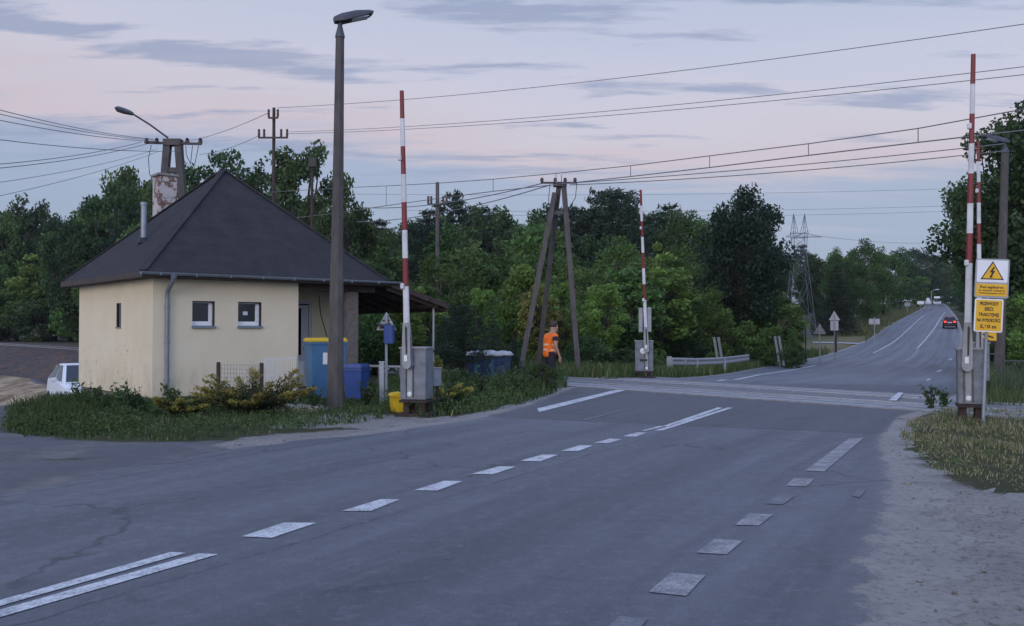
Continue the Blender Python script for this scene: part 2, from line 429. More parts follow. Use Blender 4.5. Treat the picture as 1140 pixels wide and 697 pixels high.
base = mix(nt, mth(nt, 'MULTIPLY', mrange(nt, mid, .45, .75), .45), base, (.075, .077, .085))
# oil-darkened middle of the near lane, wheel paths
def band(v, c0, w): return mrange(nt, mth(nt, 'ABSOLUTE', mth(nt, 'SUBTRACT', v, c0)), w, 0, 0, 1)
wob = mth(nt, 'ADD', ac, mth(nt, 'MULTIPLY', mth(nt, 'SUBTRACT', big, .5), .9))
dark = mth(nt, 'MULTIPLY', mth(nt, 'ADD', band(wob, 1.75, .55), mth(nt, 'MULTIPLY', band(wob, -1.8, .5), .5)), mth(nt, 'ADD', mth(nt, 'MULTIPLY', mid, .7), .2))
base = mix(nt, mth(nt, 'MULTIPLY', dark, .9), base, (.058, .060, .070))
# newer darker patch just before the rails (a real resurfaced strip)
patch = mth(nt, 'MULTIPLY', mrange(nt, mth(nt, 'ADD', al, mth(nt, 'MULTIPLY', ac, .45)), 17.0, 17.15), mrange(nt, al, 30, 29))
base = mix(nt, mth(nt, 'MULTIPLY', patch, .72), base, (.058, .060, .070))
st3 = nt.nodes.new('ShaderNodeCombineXYZ'); nt.links.new(mth(nt, 'MULTIPLY', ac, 2.0), st3.inputs[0]); nt.links.new(mth(nt, 'MULTIPLY', al, .022), st3.inputs[1])
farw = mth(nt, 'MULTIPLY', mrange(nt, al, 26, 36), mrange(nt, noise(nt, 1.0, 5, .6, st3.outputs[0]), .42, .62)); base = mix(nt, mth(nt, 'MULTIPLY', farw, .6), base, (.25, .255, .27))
# oil drips and tyre marks
stain = mth(nt, 'MULTIPLY', mrange(nt, noise(nt, .75, 7, .75, wp), .57, .66), mrange(nt, streak, .62, .45)); base = mix(nt, mth(nt, 'MULTIPLY', stain, .6), base, (.048, .05, .057))
# tar joints and cracks
joint = mrange(nt, mth(nt, 'ABSOLUTE', mth(nt, 'SUBTRACT', mth(nt, 'ADD', al, mth(nt, 'ADD', mth(nt, 'MULTIPLY', ac, .45), mth(nt, 'MULTIPLY', mid, .25))), 17.15)), .09, .03)
vor = nt.nodes.new('ShaderNodeTexVoronoi'); vor.feature = 'DISTANCE_TO_EDGE'; vor.inputs['Scale'].default_value = .28
wv = nt.nodes.new('ShaderNodeVectorMath'); wv.operation = 'ADD'; nt.links.new(wp, wv.inputs[0])
nv = nt.nodes.new('ShaderNodeTexNoise'); nv.inputs['Scale'].default_value = 1.4; nv.inputs['Detail'].default_value = 6; nt.links.new(wp, nv.inputs['Vector']); nt.links.new(nv.outputs['Color'], wv.inputs[1]); nt.links.new(wv.outputs[0], vor.inputs['Vector'])
crack = mth(nt, 'MULTIPLY', mrange(nt, vor.outputs['Distance'], .012, .004), mrange(nt, big, .47, .57))
seamv = mth(nt, 'ADD', ac, mth(nt, 'MULTIPLY', mth(nt, 'SUBTRACT', mid, .5), .22))
seam = mth(nt, 'MAXIMUM', mrange(nt, mth(nt, 'ABSOLUTE', mth(nt, 'SUBTRACT', seamv, .42)), .022, .008), mrange(nt, mth(nt, 'ABSOLUTE', mth(nt, 'ADD', seamv, 3.35)), .035, .012))
seam = mth(nt, 'MULTIPLY', seam, mrange(nt, streak2, .38, .5))
base = mix(nt, mth(nt, 'MULTIPLY', mth(nt, 'MAXIMUM', mth(nt, 'MAXIMUM', joint, seam), crack), .72), base, (.022, .022, .026))
mott = noise(nt, 7, 8, .72, wp)
base = mix(nt, mth(nt, 'MULTIPLY', mth(nt, 'MULTIPLY', mrange(nt, mott, .45, .65), mrange(nt, big, .35, .6)), .55), base, (.070, .073, .085)); base = mix(nt, mth(nt, 'MULTIPLY', mrange(nt, mott, .46, .34), .5), base, (.20, .205, .225))
base = mix(nt, mth(nt, 'MULTIPLY', mrange(nt, speck, .57, .70), .7), base, (.22, .225, .24)); base = mix(nt, mth(nt, 'MULTIPLY', mrange(nt, speck, .44, .34), .6), base, (.045, .046, .052)); base = mix(nt, mth(nt, 'MULTIPLY', mrange(nt, grain, .4, .7), .4), base, (.05, .052, .058))
n1 = noise(nt, .9, 10, .7, wp); n2 = noise(nt, 14, 8, .7, wp)
sandc = mix(nt, mrange(nt, n1, .3, .7), (.19, .172, .156), (.315, .284, .258)); sandc = mix(nt, mrange(nt, n2, .5, .68), sandc, (.12, .105, .095)); sandc = mix(nt, mrange(nt, grain, .6, .72), sandc, (.40, .37, .34))
df = mth(nt, 'ADD', du, mth(nt, 'ADD', mth(nt, 'MULTIPLY', mth(nt, 'SUBTRACT', mid, .5), 1.3), mth(nt, 'MULTIPLY', mth(nt, 'SUBTRACT', n2, .5), .7)))
lightdust = mth(nt, 'MULTIPLY', mrange(nt, df, .1, .5), .25)
base = mix(nt, lightdust, base, (.22, .20, .185))
col = mix(nt, mrange(nt, mth(nt, 'ADD', df, mth(nt, 'MULTIPLY', mth(nt, 'SUBTRACT', mott, .5), .55)), .47, .54), base, sandc)
nt.links.new(col, b.inputs['Base Color']); setin(b, Roughness=.56); b.inputs['Specular IOR Level'].default_value = .42
bump(nt, b, mth(nt, 'ADD', grain, mth(nt, 'ADD', mth(nt, 'MULTIPLY', speck, .9), mth(nt, 'MULTIPLY', mott, .5))), .7, .014)
idx = np.arange(len(ry) * NC).reshape(len(ry), NC)
rf = np.stack([idx[:-1, :-1], idx[:-1, 1:], idx[1:, 1:], idx[1:, :-1]], -1).reshape(-1, 4)
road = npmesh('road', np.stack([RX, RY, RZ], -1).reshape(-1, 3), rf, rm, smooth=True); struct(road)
a = road.data.attributes.new('road', 'FLOAT_VECTOR', 'POINT'); a.data.foreach_set('vector', road_uv.astype(np.float32).ravel())

# ------------------------------------------------------------------ paint
def paintmat(name, lo, hi, c1, c2=(.14, .14, .15)):
    m, nt, b = newmat(name); wp = worldpos(nt)
    n = mth(nt, 'ADD', mth(nt, 'MULTIPLY', noise(nt, 45, 6, .75, wp), .6), mth(nt, 'MULTIPLY', noise(nt, 4, 6, .7, wp), .4))
    nt.links.new(ramp(nt, n, [(lo, c2), (hi, c1)]), b.inputs['Base Color']); setin(b, Roughness=.7); return m
M['paint'] = paintmat('road_paint', .39, .55, (.60, .60, .60), (.19, .19, .20)); M['paint_worn'] = paintmat('worn_road_paint', .45, .60, (.36, .35, .35)); M['paint_faint'] = paintmat('faint_road_paint', .48, .7, (.26, .26, .26), (.12, .12, .13))
def marking(px, mat, lift=.012, name='road_marking', cuts=None):
    pts = [G(x, y) for x, y in px]
    if cuts is None: cuts = max(1, int((pts[1] - pts[0]).length / .6))
    mb = MB(); vs = []
    for i in range(cuts + 1):
        k = i / cuts
        for p in (pts[0].lerp(pts[1], k), pts[3].lerp(pts[2], k)): vs.append((p.x, p.y, H(p.x, p.y) + lift))
    mb.add(vs, [(2*i, 2*i + 1, 2*i + 3, 2*i + 2) for i in range(cuts)])
    o = mb.build(name, mat); return struct(o)
def ribbon(px, w, mat, lift=.011, dash=None):
    pts = [G(*p) for p in px]; dense = []
    for a_, b_ in zip(pts[:-1], pts[1:]):
        n = max(1, int((b_ - a_).length / .8))
        for i in range(n): dense.append(a_.lerp(b_, i / n))
    dense.append(pts[-1]); vs = []
    for i, p in enumerate(dense):
        d = (dense[min(i + 1, len(dense) - 1)] - dense[max(i - 1, 0)]); d.z = 0; d.normalize(); s = Vector((-d.y, d.x, 0)) * w / 2
        for q in (p + s, p - s): vs.append((q.x, q.y, H(q.x, q.y) + lift))
    mb = MB().add(vs, [(2*i, 2*i + 1, 2*i + 3, 2*i + 2) for i in range(len(dense) - 1)])
    return struct(mb.build('road_marking', mat))
for q in [((-150, 713), (190, 616.3), (207, 617.3), (-150, 720)), ((-150, 724), (221, 617.8), (243, 618.8), (-150, 733)),
          ((269, 598.8), (316, 583.3), (352, 583.7), (303, 600.3)), ((380, 570.3), (424, 557), (445, 557.5), (413, 570.3)), ((461, 547), (494.5, 536.5), (515, 537), (487, 547.4)),
          ((524.8, 528.8), (555.5, 520.3), (574.6, 520.6), (549, 529.2)), ((579, 514), (604, 507), (621.5, 507.3), (602, 514.6)), ((624.5, 503), (645, 496.7), (660, 497), (643.6, 503.2)),
          ((660.7, 494.2), (679, 489.3), (692.6, 489.8), (676.9, 494.4)), ((693, 486.6), (709, 482.2), (720, 482.6), (707.5, 487)),
          ((713.7, 480.2), (734.7, 475), (740, 475.3), (719, 480.4)), ((738, 475), (799, 454.2), (804.6, 454.6), (746, 475.4)), ((728, 480.3), (810, 454.3), (815.8, 454.7), (738, 480)),
          ((598, 455.4), (690, 433.4), (700, 434), (600, 459.4)), ((690, 433.4), (713, 426), (722, 426.6), (700, 434))]:
    marking(q, 'paint')
for q in [((722, 661), (747, 639.4), (785.5, 642.3), (764, 665.5)), ((775, 617), (796, 601.5), (827, 603.5), (809, 619)), ((818, 586), (834, 573), (861, 574.5), (845, 586.6)), ((875, 542), (884, 533.3), (907, 534), (898, 542.6))]:
    marking(q, 'paint_worn')
marking(((896, 525), (945, 489), (962, 488), (918, 526)), 'paint_worn'); marking(((852, 562), (866, 551.5), (886, 552.5), (872, 563)), 'paint_faint')
marking(((672, 704), (690, 688), (722, 691), (706, 708)), 'paint_faint'); marking(((948, 553), (956, 545), (964, 547), (957, 555)), 'paint_faint'); marking(((648, 468.2), (700, 455), (703, 455.3), (652, 468.6)), 'paint_faint')
ribbon([(800, 424.3), (845, 417.6), (907, 407)], .17, 'paint'); ribbon([(907, 407), (940, 400.5), (972, 393)], .12, 'paint_faint'); ribbon([(972, 393), (994, 381.5), (1012, 366), (1029, 351)], .13, 'paint')
ribbon([(1008, 402), (1017, 396), (1022, 389)], .28, 'paint_worn'); ribbon([(1021, 388), (1041, 364.4), (1052, 347.5)], .15, 'paint')
for q in [((1041, 414.3), (1046, 411.8), (1050, 412), (1046, 414.6)), ((1055, 401), (1058, 399.2), (1061, 399.3), (1059, 401.2)), ((1030, 424), (1033, 422), (1037, 422), (1034, 424.2))]: marking(q, 'paint', .015)

# ------------------------------------------------------------------ level crossing deck, rails, ballast
dm, nt, b = newmat('crossing_panels'); ob = coords(nt)
n = noise(nt, 3, 8, .7, ob); brick = nt.nodes.new('ShaderNodeTexWave'); brick.wave_type = 'BANDS'; brick.bands_direction = 'X'; brick.inputs['Scale'].default_value = 1 / .72 / 3.2
nt.links.new(ob, brick.inputs['Vector'])
c = ramp(nt, n, [(.3, (.22, .21, .22)), (.7, (.36, .35, .35))]); c = mix(nt, mth(nt, 'MULTIPLY', mrange(nt, brick.outputs['Fac'], .015, .0), .6), c, (.06, .06, .06)); c = mix(nt, mth(nt, 'MULTIPLY', mrange(nt, noise(nt, 20, 6, .7, ob), .5, .7), .5), c, (.09, .09, .095))
nt.links.new(c, b.inputs['Base Color']); setin(b, Roughness=.8)
dm2 = dm.copy(); dm2.node_tree.nodes['Color Ramp'].color_ramp.elements[0].color = (.12, .118, .125, 1); dm2.node_tree.nodes['Color Ramp'].color_ramp.elements[1].color = (.20, .195, .20, 1)
deck = bpy.data.objects.new('level_crossing', None); COL.objects.link(deck); deck.location = (TC[0], TC[1], 0); deck.rotation_euler = (0, 0, TA); struct(deck)
U0, U1 = -8.4, 6.0
# local x = along the track, local -y = the far side
for (y0, y1, z) in ((-.60, .60, .020), (.85, 1.95, .016), (-1.95, -.85, .016)):
    MB().box(((U0 + U1) / 2, (y0 + y1) / 2, z - .06), (U1 - U0, y1 - y0, .12)).build('crossing_panel', dm2 if y0 == -.60 else dm, deck)
for yy, ww in ((-.655, .10), (.655, .10), (-.825, .045), (.825, .045)): MB().box(((U0 + U1) / 2, yy, -.03), (U1 - U0, ww, .09)).build('rubber_strip', 'black', deck)
for yy in (-1.40, 1.40): MB().box(((U0 + U1) / 2, yy, -.03), (U1 - U0, .05, .098)).build('steel_edge', 'dark_steel', deck)
MB().box(((U0 + U1) / 2, 2.06, -.03), (U1 - U0, .16, .11)).build('edge_beam', 'concrete_grey', deck); MB().box(((U0 + U1) / 2, -2.06, -.03), (U1 - U0, .16, .11)).build('edge_beam', 'concrete_grey', deck)
tr = thing('railway_track', 'straight single railway track with bright steel rails crossing the road', 'railway track', (TC[0], TC[1], 0), TA)
for y in (-.75, .75):
    mb = MB(); prof = [(-.04, .04), (.04, .04), (.04, 0), (.012, -.02), (.012, -.10), (.07, -.13), (-.07, -.13), (-.012, -.10), (-.012, -.02), (-.04, 0)]
    n = len(prof); vs = []
    for u in (-60, 135): vs += [(u, y + p, q + .005) for p, q in prof]
    mb.add(vs, [(i, (i + 1) % n, (i + 1) % n + n, i + n) for i in range(n)]); mb.build('rail', 'rail', tr)
mb = MB()
for (ua, ub) in ((-60, U0 - .05), (U1 + .05, 135)):
    mb.add([(ua, -2.6, -.5), (ua, -1.7, -.10), (ua, 1.7, -.10), (ua, 2.6, -.5), (ub, -2.6, -.5), (ub, -1.7, -.10), (ub, 1.7, -.10), (ub, 2.6, -.5)], [(0, 1, 5, 4), (1, 2, 6, 5), (2, 3, 7, 6), (0, 3, 2, 1), (4, 5, 6, 7)])
mb.build('ballast_bed', 'ballast', tr)
mb = MB()
for u in list(np.arange(-30, U0 - .4, .6)) + list(np.arange(U1 + .4, 110, .6)): mb.box((u, 0, -.105), (.24, 2.5, .06))
o = mb.build('sleepers', 'sleeper', tr); o['kind'] = 'stuff'
# white worn arrow stub painted over the right end of the deck
marking(((989, 448.3), (1000, 439.2), (1006, 439.6), (998, 448.8)), 'paint', .05, cuts=1)
# pale concrete side path beyond the rails
struct(ribbon([(905, 381.5), (930, 382), (958, 383)], 1.5, 'pale_slab', .05)).name = 'path'

# ------------------------------------------------------------------ sky and light
w = bpy.data.worlds.new('World'); SC.world = w; w.use_nodes = True; nt = w.node_tree
bg = nt.nodes['Background']
sky = nt.nodes.new('ShaderNodeTexSky'); sky.sky_type = 'NISHITA'; sky.sun_disc = False
SUN_EL, SUN_AZ = R(5), R(205)      # low behind the camera, azimuth clockwise from +Y
sky.sun_elevation = SUN_EL; sky.sun_rotation = SUN_AZ; sky.air_density = 1.2; sky.dust_density = 1.5
tc = nt.nodes.new('ShaderNodeTexCoord'); gen = tc.outputs['Generated']
sp = nt.nodes.new('ShaderNodeSeparateXYZ'); nt.links.new(gen, sp.inputs[0])
dx, dy, dz = sp.outputs
dzc = mth(nt, 'MAXIMUM', dz, .02)
# clouds lie on a plane overhead: direction / height
pl = nt.nodes.new('ShaderNodeCombineXYZ'); hh = mth(nt, 'ADD', dzc, .10)
nt.links.new(mth(nt, 'DIVIDE', dx, hh), pl.inputs[0]); nt.links.new(mth(nt, 'DIVIDE', dy, hh), pl.inputs[1])
def pmap(sc, loc=(0, 0, 0)):
    mp = nt.nodes.new('ShaderNodeMapping'); nt.links.new(pl.outputs[0], mp.inputs[0]); mp.inputs['Scale'].default_value = sc; mp.inputs['Location'].default_value = loc; return mp.outputs[0]
warp = mth(nt, 'MULTIPLY', mth(nt, 'SUBTRACT', noise(nt, 1.0, 5, .55, pmap((.55, .9, 1), (1.2, .3, 0))), .5), .16)
fine = mth(nt, 'MULTIPLY', mth(nt, 'SUBTRACT', noise(nt, 1.0, 8, .62, pmap((1.3, 4.6, 1), (2.2, 1.3, 0))), .5), .085)
el = mth(nt, 'ADD', mth(nt, 'ADD', dz, mth(nt, 'MULTIPLY', warp, .6)), mth(nt, 'ADD', fine, mth(nt, 'MULTIPLY', dx, .065)))
base = ramp(nt, el, [(0, (.29, .36, .48)), (.10, (.32, .40, .55)), (.165, (.355, .42, .58)), (.195, (.575, .505, .58)), (.24, (.58, .555, .655)), (.29, (.535, .55, .69)), (.37, (.45, .51, .67)), (.55, (.44, .56, .90)), (1, (.43, .61, 1.1))])
cl = noise(nt, 1.0, 9, .6, pmap((1.15, 4.2, 1), (4.3, 7.15, 0)))
cover = noise(nt, 1.0, 3, .5, pmap((.5, 1.0, 1), (7.7, 3.1, 0)))
def gauss(x0, z0, sx_, sz_, slope=0):
    a_ = mth(nt, 'DIVIDE', mth(nt, 'SUBTRACT', dx, x0), sx_); zz_ = mth(nt, 'ADD', mth(nt, 'SUBTRACT', dz, z0), mth(nt, 'MULTIPLY', mth(nt, 'SUBTRACT', dx, x0), slope)); b_2 = mth(nt, 'DIVIDE', zz_, sz_)
    return mth(nt, 'EXPONENT', mth(nt, 'MULTIPLY', mth(nt, 'ADD', mth(nt, 'MULTIPLY', a_, a_), mth(nt, 'MULTIPLY', b_2, b_2)), -1))
banks = gauss(-.27, .272, .26, .012, .07)
for q in ((-.52, .297, .12, .022, .12), (.14, .322, .11, .014, 0), (.44, .317, .14, .016, -.06), (-.09, .337, .10, .014, 0), (.0, .187, .13, .006, 0), (.09, .25, .03, .005, 0), (.36, .345, .2, .02, 0)): banks = mth(nt, 'ADD', banks, gauss(*q))
cm = mrange(nt, mth(nt, 'ADD', mth(nt, 'ADD', mth(nt, 'MULTIPLY', cl, 1.25), mth(nt, 'MULTIPLY', banks, .17)), mth(nt, 'MULTIPLY', mth(nt, 'SUBTRACT', cover, .5), .2)), .70, .80)
cm = mth(nt, 'MULTIPLY', cm, mrange(nt, dz, .12, .2))
base = mix(nt, mth(nt, 'MULTIPLY', cm, .8), base, (.285, .335, .50))
thin = mrange(nt, noise(nt, 1.0, 8, .6, pmap((.6, 3.6, 1), (9.3, 2.7, 0))), .55, .75)
base = mix(nt, mth(nt, 'MULTIPLY', thin, .3), base, (.58, .54, .64))
# the afterglow behind the viewer
back = mrange(nt, dy, .1, -1.0, 1.0, 1.9)
bc = nt.nodes.new('ShaderNodeVectorMath'); bc.operation = 'SCALE'; nt.links.new(base, bc.inputs[0]); nt.links.new(back, bc.inputs['Scale'])
skl = nt.nodes.new('ShaderNodeVectorMath'); skl.operation = 'SCALE'; nt.links.new(sky.outputs[0], skl.inputs[0]); skl.inputs['Scale'].default_value = .1
mx = mix(nt, .88, skl.outputs[0], bc.outputs[0])
nt.links.new(mx, bg.inputs['Color']); bg.inputs['Strength'].default_value = 1.0
sl = bpy.data.lights.new('sun', 'SUN'); so = bpy.data.objects.new('sun', sl); COL.objects.link(so)
sl.energy = .7; sl.angle = R(25); sl.color = (1, .90, .84)
sd = Vector((math.sin(SUN_AZ) * math.cos(R(14)), math.cos(SUN_AZ) * math.cos(R(14)), math.sin(R(14))))
so.rotation_euler = (-sd).to_track_quat('-Z', 'Y').to_euler()
vs = SC.view_settings; vs.view_transform = 'Standard'; vs.look = 'None'; vs.exposure = .22; vs.gamma = 1; vs.use_curve_mapping = False
SC.cycles.use_denoising = True; SC.cycles.max_bounces = 6

hz = MB().box((0, 420, 24), (2100, 1260, 62)).build('haze', newmat('haze')[0]); hz['kind'] = 'stuff'
hm = hz.data.materials[0].node_tree; hm.nodes.remove(hm.nodes['Principled BSDF']); pv = hm.nodes.new('ShaderNodeVolumePrincipled')
pv.inputs['Color'].default_value = (.80, .86, .97, 1); pv.inputs['Density'].default_value = .00015; pv.inputs['Anisotropy'].default_value = .1
hm.links.new(pv.outputs[0], hm.nodes['Material Output'].inputs['Volume'])
# ------------------------------------------------------------------ keeper's house
cm_, nt, b = newmat('cream_render'); ob = coords(nt)
n = noise(nt, 1.1, 8, .65, ob); n2 = noise(nt, 40, 4, .7, ob); n3 = noise(nt, 3.5, 8, .8, coords(nt, 'Object', (1, 1, .3)))
c = ramp(nt, n, [(.3, (.68, .595, .425)), (.7, (.75, .665, .495))])
sz = nt.nodes.new('ShaderNodeSeparateXYZ'); nt.links.new(ob, sz.inputs[0])
lowd = mth(nt, 'MULTIPLY', mrange(nt, sz.outputs[2], .9, .1), mrange(nt, n3, .42, .62))
c = mix(nt, mth(nt, 'MULTIPLY', lowd, .45), c, (.27, .22, .15))
c = mix(nt, mth(nt, 'MULTIPLY', mrange(nt, n3, .60, .75), .35), c, (.36, .30, .2))
chip = mth(nt, 'MULTIPLY', mth(nt, 'MULTIPLY', mrange(nt, noise(nt, 7, 3, .5, coords(nt, 'Object', (1, 1, 2.2))), .668, .69), mrange(nt, sz.outputs[2], 1.35, 1.2)), mrange(nt, sz.outputs[0], .05, .02))
c = mix(nt, chip, c, (.16, .12, .09))
nt.links.new(c, b.inputs['Base Color']); setin(b, Roughness=.92); b.inputs['Specular IOR Level'].default_value = .2; bump(nt, b, n2, .35, .01)
M['cream'] = cm_
rm_, nt, b = newmat('roof_felt'); ob = coords(nt)
n = noise(nt, 2.2, 9, .7, ob); n2 = noise(nt, 60, 3, .7, ob); sz = nt.nodes.new('ShaderNodeSeparateXYZ'); nt.links.new(ob, sz.inputs[0])
course = mrange(nt, mth(nt, 'FRACT', mth(nt, 'MULTIPLY', sz.outputs[2], 4.2)), .0, .12)
c = ramp(nt, n, [(.3, (.027, .026, .029)), (.7, (.047, .045, .048))]); c = mix(nt, mrange(nt, n2, .5, .75), c, (.068, .065, .069)); c = mix(nt, mth(nt, 'MULTIPLY', mth(nt, 'SUBTRACT', 1, course), .28), c, (.022, .022, .025))
nt.links.new(c, b.inputs['Base Color']); setin(b, Roughness=.92); b.inputs['Specular IOR Level'].default_value = .2; bump(nt, b, mth(nt, 'ADD', n2, mth(nt, 'MULTIPLY', course, .4)), .5, .015)
M['roof'] = rm_
M['chimney'] = None
chm, nt, b = newmat('peeling_chimney'); ob = coords(nt)
n = noise(nt, 3.2, 6, .65, ob); c = ramp(nt, n, [(.0, (.55, .51, .49)), (.53, (.48, .44, .42)), (.56, (.14, .07, .055)), (.61, (.20, .12, .09)), (.64, (.42, .37, .35))]); nt.links.new(c, b.inputs['Base Color']); setin(b, Roughness=.95); M['chimney'] = chm
M['door_white'] = flat('door_white', (.50, .52, .55), .45)
M['soffit'] = simple('soffit_boards', (.07, .055, .05), .85, 0, .3, 5)
M['plinth'] = simple('plinth', (.20, .18, .165), .95, 0, .4, 7, .2, .5)
M['gutter'] = simple('painted_gutter', (.20, .235, .28), .4, .25, .12, 5)

HA = R(41); HO = Vector((-8.0, 20.0, 0))
house = thing('crossing_house', "cream rendered crossing keeper's house with a steep dark pyramid roof and corner porch", 'house', HO, HA)
def panel(mb, p, ux, L, z0, z1, holes, nrm, depth):
    "wall face from p along ux with rectangular holes (a0,a1,b0,b1) and reveals going in"
    p, ux, nrm = Vector(p), Vector(ux), Vector(nrm)
    xs = sorted({0, L, *[h[0] for h in holes], *[h[1] for h in holes]}); zs = sorted({z0, z1, *[h[2] for h in holes], *[h[3] for h in holes]})
    q = lambda a, z, dp=0: p + ux * a + Vector((0, 0, z)) - nrm * dp
    for i in range(len(xs) - 1):
        for j in range(len(zs) - 1):
            mx, mz = (xs[i] + xs[i+1]) / 2, (zs[j] + zs[j+1]) / 2
            if any(h[0] < mx < h[1] and h[2] < mz < h[3] for h in holes): continue
            mb.add([q(xs[i], zs[j]), q(xs[i+1], zs[j]), q(xs[i+1], zs[j+1]), q(xs[i], zs[j+1])], [(0, 1, 2, 3)])
    for a0, a1, b0, b1 in holes:
        c = [(a0, b0), (a1, b0), (a1, b1), (a0, b1)]
        for k in range(4):
            (x0, y0), (x1, y1) = c[k], c[(k+1) % 4]
            mb.add([q(x0, y0), q(x1, y1), q(x1, y1, depth), q(x0, y0, depth)], [(0, 1, 2, 3)])
WIN = [(.89, 1.42, 1.64, 2.24), (1.99, 2.58, 1.64, 2.24)]
DOOR = (3.86, 4.74, .10, 2.34)
mb = MB(); WZ0, WZ1 = .06, 2.80
panel(mb, (0, 0, 0), (1, 0, 0), 3.56, WZ0, WZ1, WIN, (0, -1, 0), .17)
panel(mb, (3.56, 0, 0), (0, 1, 0), 1.5, WZ0, WZ1, [], (1, 0, 0), .1)
panel(mb, (3.56, 1.5, 0), (1, 0, 0), 2.04, WZ0, WZ1, [(DOOR[0] - 3.56, DOOR[1] - 3.56, .10, 2.34)], (0, -1, 0), .12)
panel(mb, (5.6, 1.5, 0), (0, 1, 0), 4.1, WZ0, WZ1, [], (1, 0, 0), .1)
panel(mb, (5.6, 5.6, 0), (-1, 0, 0), 5.6, WZ0, WZ1, [], (0, 1, 0), .1)
panel(mb, (0, 5.6, 0), (0, -1, 0), 5.6, WZ0, WZ1, [(5.6 - 2.5, 5.6 - 2.15, 1.62, 2.22)], (-1, 0, 0), .15)
mb.add([(0, 0, WZ0), (3.56, 0, WZ0), (3.56, 1.5, WZ0), (5.6, 1.5, WZ0), (5.6, 5.6, WZ0), (0, 5.6, WZ0)], [(5, 4, 3, 2, 1, 0)])
wall = mb.build('wall', 'cream', house)
mb = MB(); fp = [(.05, .05), (3.51, .05), (3.51, 1.55), (5.55, 1.55), (5.55, 5.55), (.05, 5.55)]
mb.add([(x, y, -.9) for x, y in fp] + [(x, y, .058) for x, y in fp], [(i, (i+1) % 6, (i+1) % 6 + 6, i + 6) for i in range(6)]); mb.build('plinth', 'plinth', house)
MB().box((4.6, .75, -.08), (2.06, 1.46, .2)).build('porch_floor', 'concrete_grey', house)
e0, e1 = -.36, 6.02; ez, ft = 2.86, .13; ap = (2.83, 2.83, 5.86)
mb = MB(); sq = [(e0, e0), (e1, e0), (e1, e1), (e0, e1)]
mb.add([(x, y, ez) for x, y in sq] + [ap], [(0, 1, 4), (1, 2, 4), (2, 3, 4), (3, 0, 4)], 0)
mb.add([(x, y, ez) for x, y in sq] + [(x, y, ez - ft) for x, y in sq], [(i, (i+1) % 4, (i+1) % 4 + 4, i + 4) for i in range(4)] + [(7, 6, 5, 4)], 1)
roof = mb.build('roof', ['roof', 'soffit'], house)
mb = MB()
for x, y in sq: mb.bar((x + (ap[0] - x) * .01, y + (ap[1] - y) * .01, ez + .02), (ap[0], ap[1], ap[2] + .012), .16, .03)
mb.build('hip_cap', 'roof', roof)
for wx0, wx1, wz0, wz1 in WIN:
    cx, cz = (wx0 + wx1) / 2, (wz0 + wz1) / 2; W, Hh = wx1 - wx0, wz1 - wz0
    mb = MB(); y = .125; fl_, ft_, fr_, fb_ = .035, .045, .105, .10
    mb.box((cx, y, wz0 + fb_/2 + .03), (W, .07, fb_)); mb.box((cx, y, wz1 - ft_/2), (W, .07, ft_)); zc_ = (wz0 + .03 + fb_ + wz1 - ft_) / 2; hh_ = wz1 - ft_ - wz0 - .03 - fb_
    mb.box((wx0 + fl_/2, y, zc_), (fl_, .07, hh_)); mb.box((wx1 - fr_/2, y, zc_), (fr_, .07, hh_))
    wn = mb.build('window', 'white_frame', house, bevel=.006)
    MB().box(((wx0 + fl_ + wx1 - fr_) / 2, .135, zc_), (W - fl_ - fr_ + .01, .012, hh_ + .01)).build('pane', 'glass_dark', wn)
    wi, hi = W, Hh
    MB().box((cx, .055, wz0 + .012), (W - .01, .17, .024)).box((cx, -.035, wz0 + .0), (W + .04, .035, .05)).build('sill', 'gutter', wn)
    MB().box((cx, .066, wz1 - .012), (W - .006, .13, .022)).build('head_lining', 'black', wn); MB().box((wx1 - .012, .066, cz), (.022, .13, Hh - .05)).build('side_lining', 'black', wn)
    mb = MB().box((cx - .06, .127, cz + .03), (.12, .004, .09)); mb.build('curtain', 'white_paint', wn) if wx0 > 1.9 else None
s_ = MB().box((.045, 2.325, 1.92), (.03, .34, .59)).build('slit_window', 'glass_dark', house)
mb = MB()
mb.box((.025, 2.165, 1.92), (.05, .025, .59)); mb.box((.025, 2.485, 1.92), (.05, .025, .59)); mb.build('frame', 'wood_dark', s_)
MB().box((.02, 2.325, 1.625), (.09, .38, .03)).build('sill', 'concrete_grey', s_)
# door with its tall dark glass strip
dx0, dx1 = DOOR[0], DOOR[1]; cx = (dx0 + dx1) / 2
mb = MB()
mb.box((dx0 + .035, 1.56, 1.22), (.07, .08, 2.24)); mb.box((dx1 - .035, 1.56, 1.22), (.07, .08, 2.24)); mb.box((cx, 1.56, 2.305), (.74, .08, .07))
door = mb.build('door', 'door_white', house)
MB().box((cx, 1.575, 1.17), (.74, .05, 2.13)).build('door_leaf', 'door_white', door, bevel=.006)
MB().box((cx - .02, 1.546, 1.52), (.34, .012, 1.25)).build('pane', 'glass_dark', door)
MB().box((cx, 1.546, .48), (.46, .012, .5)).build('lower_panel', 'white_frame', door, bevel=.005)
MB().tube([(cx + .28, 1.545, 1.08), (cx + .28, 1.50, 1.08), (cx + .18, 1.50, 1.08)], .011, 8).build('handle', 'galv', door)
MB().lathe([(.05, 0), (.13, -.03), (.14, -.09), (.10, -.13), (.03, -.15)], 16, (4.25, .9, 2.73)).build('porch_lamp', 'white_frame', house, smooth=True)
MB().tube([(4.95, 1.488, 2.5), (5.0, 1.488, 2.0), (5.2, 1.488, 1.4), (5.25, 1.488, 1.1)], .01, 6).build('cable', 'black', house)
MB().box((5.12, .2, 1.36), (.36, .36, 2.72)).box((5.12, .2, .1), (.42, .42, .2)).build('porch_pillar', 'brick_dark', house, bevel=.015)
